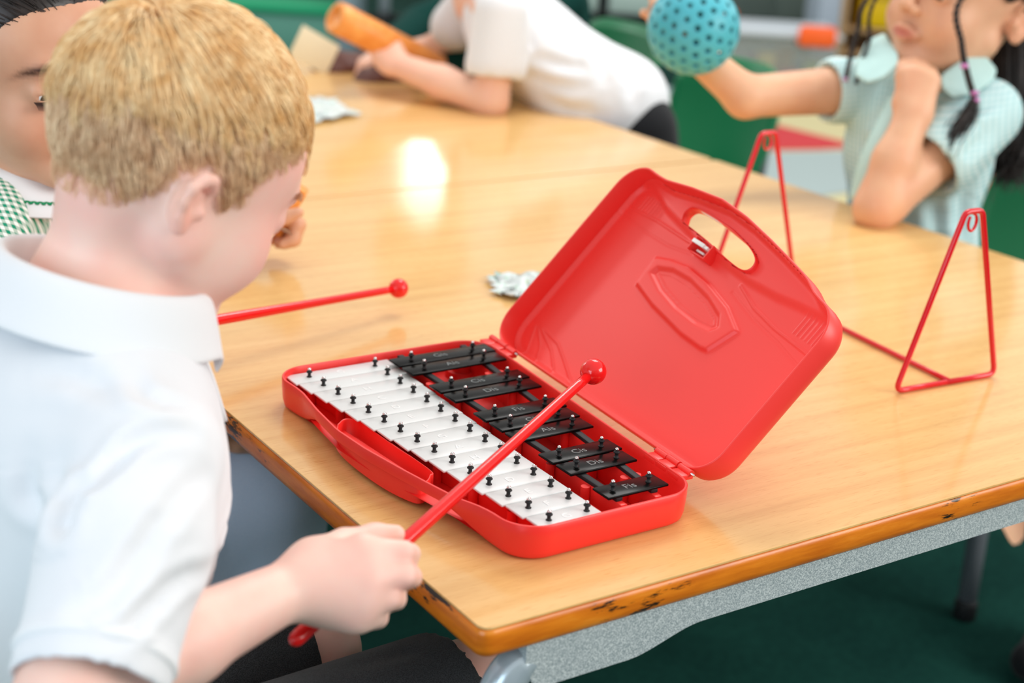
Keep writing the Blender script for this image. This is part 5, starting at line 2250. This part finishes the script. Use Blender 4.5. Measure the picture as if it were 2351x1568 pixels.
v.chain([rs, rel, rwr], [.036, .030, .022], .02, .012)
v.chain([ls, lel, lwr], [.036, .030, .022], .02, .012)
hand(v, rwr, at(770, 140, 3.0) - rwr, CAM_U * .6 - CAM_D * .6, 1, 1.2, (25, 35, 25))
hand(v, lwr, at(850, 168, 2.93) - lwr, CAM_U * .6 - CAM_D * .6, -1, 1.15, (25, 35, 25))
for y in (-.08, .08):
    v.chain([hip + (0, y, 0), hip + (-.28, y, .0), hip + (-.24, y, .09 - hip[2])], [.06, .045, .028], .02)
    v.chain([hip + (-.23, y, .05 - hip[2]), hip + (-.33, y, .035 - hip[2])], [.028, .022], .02)
v.obj('body', M_SKIN_DARK, ge, face_tone(hd))
hd.add_eyes(ge)
hv = Vol(hd.H - .14, hd.H + .14, .005)
hv.add(hair_sd(hd, (-.004, 0, .012), (.090, .073, .084), LX2, LY2, .008), .004)
hv.obj('hair', M_HAIR_BLACK, ge, relax=2)
lo, hi = bounds([rs, ls, rel, lel, hip, nk, lwr], .18)
v = Vol(lo, hi, .006)
torso(v, nk + (0, 0, -.03), ls, rs, chest, belly, hip, 1.17)
v.chain([rs, rel, rel * .35 + rwr * .65], [.052, .046, .036], .02, .012)
v.chain([ls, lel, lel * .30 + lwr * .70], [.052, .046, .036], .02, .012)
v.obj('jumper', M_BOTTLE, ge, relax=2)
v = Vol(hip + (-.38, -.22, -.16), hip + (.18, .22, .14), .006)
v.add(ell(hip, (.10, .12, .08)), .03)
for y in (-.08, .08):
    v.chain([hip + (0, y, 0), hip + (-.26, y, .0)], [.075, .062], .03)
v.obj('dark_skirt', M_BLACKCLOTH, ge, relax=2)
for y in (-.08, .08):
    shoe(ge, (hip[0] - .23, hip[1] + y, .040), (hip[0] - .34, hip[1] + y, .034), (hip[0] - .235, hip[1] + y, .085), M_BLACKCLOTH)
# cream card held there
bm = bmesh.new()
M3 = Matrix([list(CAM_R * .86 - CAM_U * .5), list(CAM_U * .8 + CAM_R * .45 - CAM_D * .3), list(-CAM_D)]).transposed()
cq = box_obj('folded_card', at(722, 116, 2.98), (.085, .068, .004), M_CREAM, None, .001, M3)
tag(cq, 'cream card held in dark hands at the far end of the table', 'card')

# ------------------------------------------------------------------ bright play mat on the floor beyond the tables
def patch(name, px, z, mat, parent, t=.004):
    P = [onz(x, y, 0) for x, y in px]
    V = [(p[0], p[1], z) for p in P] + [(p[0], p[1], z + t) for p in P]
    n = len(P)
    F = [tuple(range(n, 2 * n)), tuple(reversed(range(n)))] + [(i, (i + 1) % n, n + (i + 1) % n, n + i) for i in range(n)]
    bm = bmesh.new()
    vs = [bm.verts.new(v) for v in V]
    for f in F:
        bm.faces.new([vs[i] for i in f])
    return bm_obj(name, bm, mat, parent, smooth=False)


pm = patch('play_mat', [(1440, 205), (1640, 204), (1760, 232), (2351, 262), (2700, 330), (2700, 760), (2200, 720), (1600, 480), (1380, 330)], .001, flat('mat_pale_yellow', 200, 192, 148, .8), None, .006)
tag(pm, 'multicoloured play mat spread on the green carpet beyond the tables', 'play mat')
for nm, col, px in (('grey_blue_patch', (146, 164, 168), [(1445, 207), (1638, 206), (1700, 220), (1640, 234), (1520, 238), (1425, 240)]),
                    ('peach_patch', (222, 176, 128), [(1420, 246), (1640, 236), (1600, 310), (1520, 360), (1400, 320)]),
                    ('red_patch', (196, 58, 64), [(1700, 272), (1980, 342), (1880, 348), (1720, 350), (1560, 330)]),
                    ('pale_blue_patch', (160, 176, 176), [(1720, 356), (1880, 354), (2000, 350), (2000, 440), (1860, 460), (1700, 410)]),
                    ('mint_patch', (168, 206, 178), [(1700, 418), (1860, 468), (1960, 520), (1880, 560), (1680, 470)]),
                    ('red_patch', (206, 74, 84), [(2180, 380), (2280, 408), (2400, 452), (2400, 486), (2250, 440), (2170, 420)]),
                    ('blue_patch', (150, 176, 192), [(2190, 426), (2250, 444), (2400, 492), (2600, 560), (2600, 640), (2400, 560), (2260, 542), (2150, 500)]),
                    ('peach_patch', (204, 178, 154), [(2220, 470), (2290, 476), (2420, 520), (2420, 530), (2280, 510)]),
                    ('green_patch', (150, 200, 132), [(2150, 506), (2260, 548), (2400, 566), (2600, 645), (2600, 740), (2200, 700), (2080, 540)])):
    patch(nm, px, .0075 if nm != 'peach_patch' else .0125, flat(nm, *col, .8), pm)

# ------------------------------------------------------------------ furniture far behind, soft in the photograph
RW = Matrix.Rotation(radians(-35), 3, 'Z')
RW4 = Matrix.Rotation(radians(-35), 4, 'Z')
M_CLEAR = Mat('clear_storage_plastic', srgb(205, 214, 212), .25, .5)
M_CLEAR.i('Alpha', .28)
M_CLEAR = M_CLEAR.m
M_CLIP = flat('orange_clip_plastic', 255, 106, 44, .4)


def loc(o, dx, dy, z):
    p = Matrix.Rotation(radians(-35), 3, 'Z') @ Vector((dx, dy, 0))
    return (o[0] + p.x, o[1] + p.y, z)


def rbox(name, o, d, s_, mat, parent, bev=.004):
    return box_obj(name, loc(o, d[0], d[1], d[2]), s_, mat, parent, bev, RW)


o = onz(1755, 205, 0) + np.array((.10, .14, 0))
sb = thing('storage_box', 'clear plastic storage box with orange clips on the floor behind the turquoise ball', 'storage box', (o[0], o[1], 0))
for d, s_ in (((0, -.21, .125), (.60, .006, .24)), ((0, .21, .125), (.60, .006, .24)), ((-.30, 0, .125), (.006, .42, .24)), ((.30, 0, .125), (.006, .42, .24)), ((0, 0, .010), (.60, .42, .006))):
    rbox('box_wall', o, d, s_, M_CLEAR, sb, .002)
rbox('lid', o, (0, 0, .258), (.64, .46, .022), flat('grey_white_lid', 196, 206, 214, .4), sb, .006)
for dx, dy in ((.20, -.235), (-.20, .235), (-.315, -.02)):
    c = rbox('clip', o, (dx, dy, .262), (.17 if abs(dy) > .1 else .05, .05 if abs(dy) > .1 else .17, .095), M_CLIP, sb, .02)
rng4 = np.random.default_rng(3)
for k, (cc, sh) in enumerate((((206, 170, 130), 'cream'), ((150, 60, 96), 'plum'), ((214, 190, 88), 'mustard'), ((180, 62, 60), 'red'), ((150, 176, 90), 'lime'),
                              ((110, 60, 84), 'purple'), ((222, 196, 150), 'tan'), ((190, 90, 120), 'pink'), ((200, 150, 70), 'ochre'), ((90, 110, 140), 'slate'))):
    q = box_obj('toy_brick', loc(o, -.22 + .11 * (k % 5), -.10 + .19 * (k // 5), .054 + .02 * (k % 3)), (.075, .075, .075 + .03 * (k % 3)), flat(sh + '_brick', *cc), None, .006, Matrix.Rotation(k * 1.3, 3, 'Z'))
    tag(q, sh + ' toy brick inside the clear storage box', 'toy brick', 'toy bricks in the clear box')

# pale shelf unit with trays, right of the box
o = onz(1893, 132, 0) + np.array((.02, .02, 0))
su = thing('shelf_unit', 'pale blue-white shelf unit holding yellow trays behind the girl with braids', 'shelf unit', (o[0], o[1], 0))
M_SU = flat('pale_blue_white_board', 186, 200, 216, .5)
M_TAN = flat('tan_wood_board', 196, 160, 116, .5)
rbox('side_panel', o, (0, .22, .55), (.115, .46, 1.10), M_SU, su)
rbox('back_panel', o, (.65, .44, .55), (1.30, .012, 1.10), M_TAN, su)
rbox('side_panel', o, (1.28, .22, .55), (.04, .46, 1.10), M_SU, su)
rbox('front_edge', o, (.075, .20, .55), (.035, .44, 1.10), M_TAN, su)
for z in (.02, .150, .42, .75, 1.08):
    rbox('shelf', o, (.66, .22, z), (1.20, .44, .02), M_TAN, su)
for k, (dx, z, cc, nm) in enumerate(((.30, .255, (236, 196, 24), 'yellow'), (.62, .255, (228, 170, 20), 'golden yellow'), (.94, .255, (196, 200, 206), 'pale grey'), (.30, .515, (230, 186, 30), 'pale yellow'), (.62, .515, (40, 74, 150), 'mid blue'))):
    t = thing('storage_tray', nm + ' storage tray on the %s shelf of the pale unit' % ('upper' if z > .4 else 'lower'), 'tray', loc(o, dx, .20, z - .10))
    mm = flat(nm.replace(' ', '_') + '_tray', *cc, .4)
    bm = bmesh.new()
    for d, s_ in (((0, -.19, 0), (.26, .008, .17)), ((0, .19, 0), (.26, .008, .17)), ((-.13, 0, 0), (.008, .38, .17)), ((.13, 0, 0), (.008, .38, .17)), ((0, 0, -.082), (.26, .38, .008))):
        box(bm, loc(o, dx + d[0], .20 + d[1], z + d[2]), s_, .002, RW)
    bm_obj('tray_body', bm, mm, t, sharp=40)
    rbox('tray_lip', o, (dx, -.005, z + .085), (.28, .025, .016), mm, t)

# grey cabinet behind the box
o = onz(1770, 62, 0) + np.array((.0, .0, 0))
cb = thing('low_cabinet', 'low grey-green cabinet behind the clear storage box', 'cabinet', (o[0], o[1], 0))
M_CAB = flat('grey_green_board', 132, 150, 144, .5)
rbox('cabinet_body', o, (0, .24, .45), (1.0, .44, .86), M_CAB, cb)
for dx in (-.25, .25):
    dr = rbox('door', o, (dx, .012, .45), (.48, .018, .80), M_CAB, cb)
    rbox('door_handle', o, (dx - .17 * np.sign(dx), -.006, .60), (.012, .02, .10), M_CHROME_LEG, dr)
rbox('plinth', o, (0, .24, .012), (.98, .40, .024), M_BLACKCLOTH, cb)

# dark trolley with pale trays, behind the leaning child
o = onz(1380, 70, 0)
tr = thing('trolley', 'black metal trolley with pale trays behind the green chairs', 'trolley', (o[0], o[1], 0))
M_BLK = flat('black_metal', 20, 22, 24, .4)
for dx in (-.42, 0, .42):
    for dy in (0, .36):
        lg = rbox('post', o, (dx, dy, .42), (.035, .035, .76), M_BLK, tr)
        V, F = lathe_vf([(.012, -.012), (.03, -.012), (.03, .012), (.012, .012)], 16, loc(o, dx, dy, .031), (1, 0, 0))
        mesh('caster', V, F, M_BLK, lg)
for z in (.08, .36, .66):
    rbox('rack', o, (0, .18, z), (.90, .40, .03), M_BLK, tr)
for k, (dx, z) in enumerate(((-.21, .155), (.21, .155), (-.21, .44), (.21, .44))):
    q = rbox('pale_tray', o, (dx, .17, z), (.36, .36, .11), flat('pale_mint_tray', 176, 200, 192, .4), None, .01)
    tag(q, 'pale mint tray on the %s rack of the black trolley, %s half' % ('lower' if z < .3 else 'middle', 'left' if dx < 0 else 'right'), 'tray')

# black easy chair and grey table leg far left
o = onz(880, 110, 0)
ec = thing('swivel_chair', 'black swivel chair on curved legs behind the orange wooden tube', 'chair', (o[0], o[1], 0))
for k in range(5):
    a = 2 * pi * k / 5 + .3
    P = smooth_path([np.array((o[0], o[1], .16)), np.array((o[0] + .14 * cos(a), o[1] + .14 * sin(a), .12)), np.array((o[0] + .29 * cos(a), o[1] + .29 * sin(a), .055))], 5)
    tube('leg', P, .022, M_BLK, ec, 10)
    V, F = lathe_vf([(.01, -.015), (.027, -.015), (.027, .015), (.01, .015)], 14, (P[-1][0], P[-1][1], .027), (-sin(a), cos(a), 0))
    mesh('caster', V, F, M_BLK, ec)
tube('gas_column', [(o[0], o[1], .12), (o[0], o[1], .28), (o[0], o[1], .42)], .026, M_CHROME_LEG, ec, 14)
rbox('seat', o, (0, 0, .45), (.46, .46, .07), flat('teal_grey_upholstery', 92, 140, 132, .8), ec, .03)
rbox('backrest', o, (0, .24, .74), (.42, .06, .44), flat('teal_grey_upholstery_back', 92, 140, 132, .8), ec, .03)
# low teal bench far left
o = onz(455, 126, 0)
tb = thing('low_bench', 'low teal bench with a bright green top at the far end of the room', 'bench', (o[0], o[1], 0))
rbox('bench_front', o, (0, .02, .11), (1.30, .03, .20), flat('teal_board', 92, 150, 134, .6), tb)
for dx in (-.68, .68):
    rbox('bench_end', o, (dx, .20, .16), (.07, .44, .32), flat('grey_end_board', 120, 142, 150, .6), tb)
rbox('bench_top', o, (0, .22, .225), (1.34, .46, .03), flat('green_cushion', 10, 140, 96, .7), tb, .01)
rbox('plinth', o, (0, .22, .008), (1.24, .36, .016), M_BLK, tb)
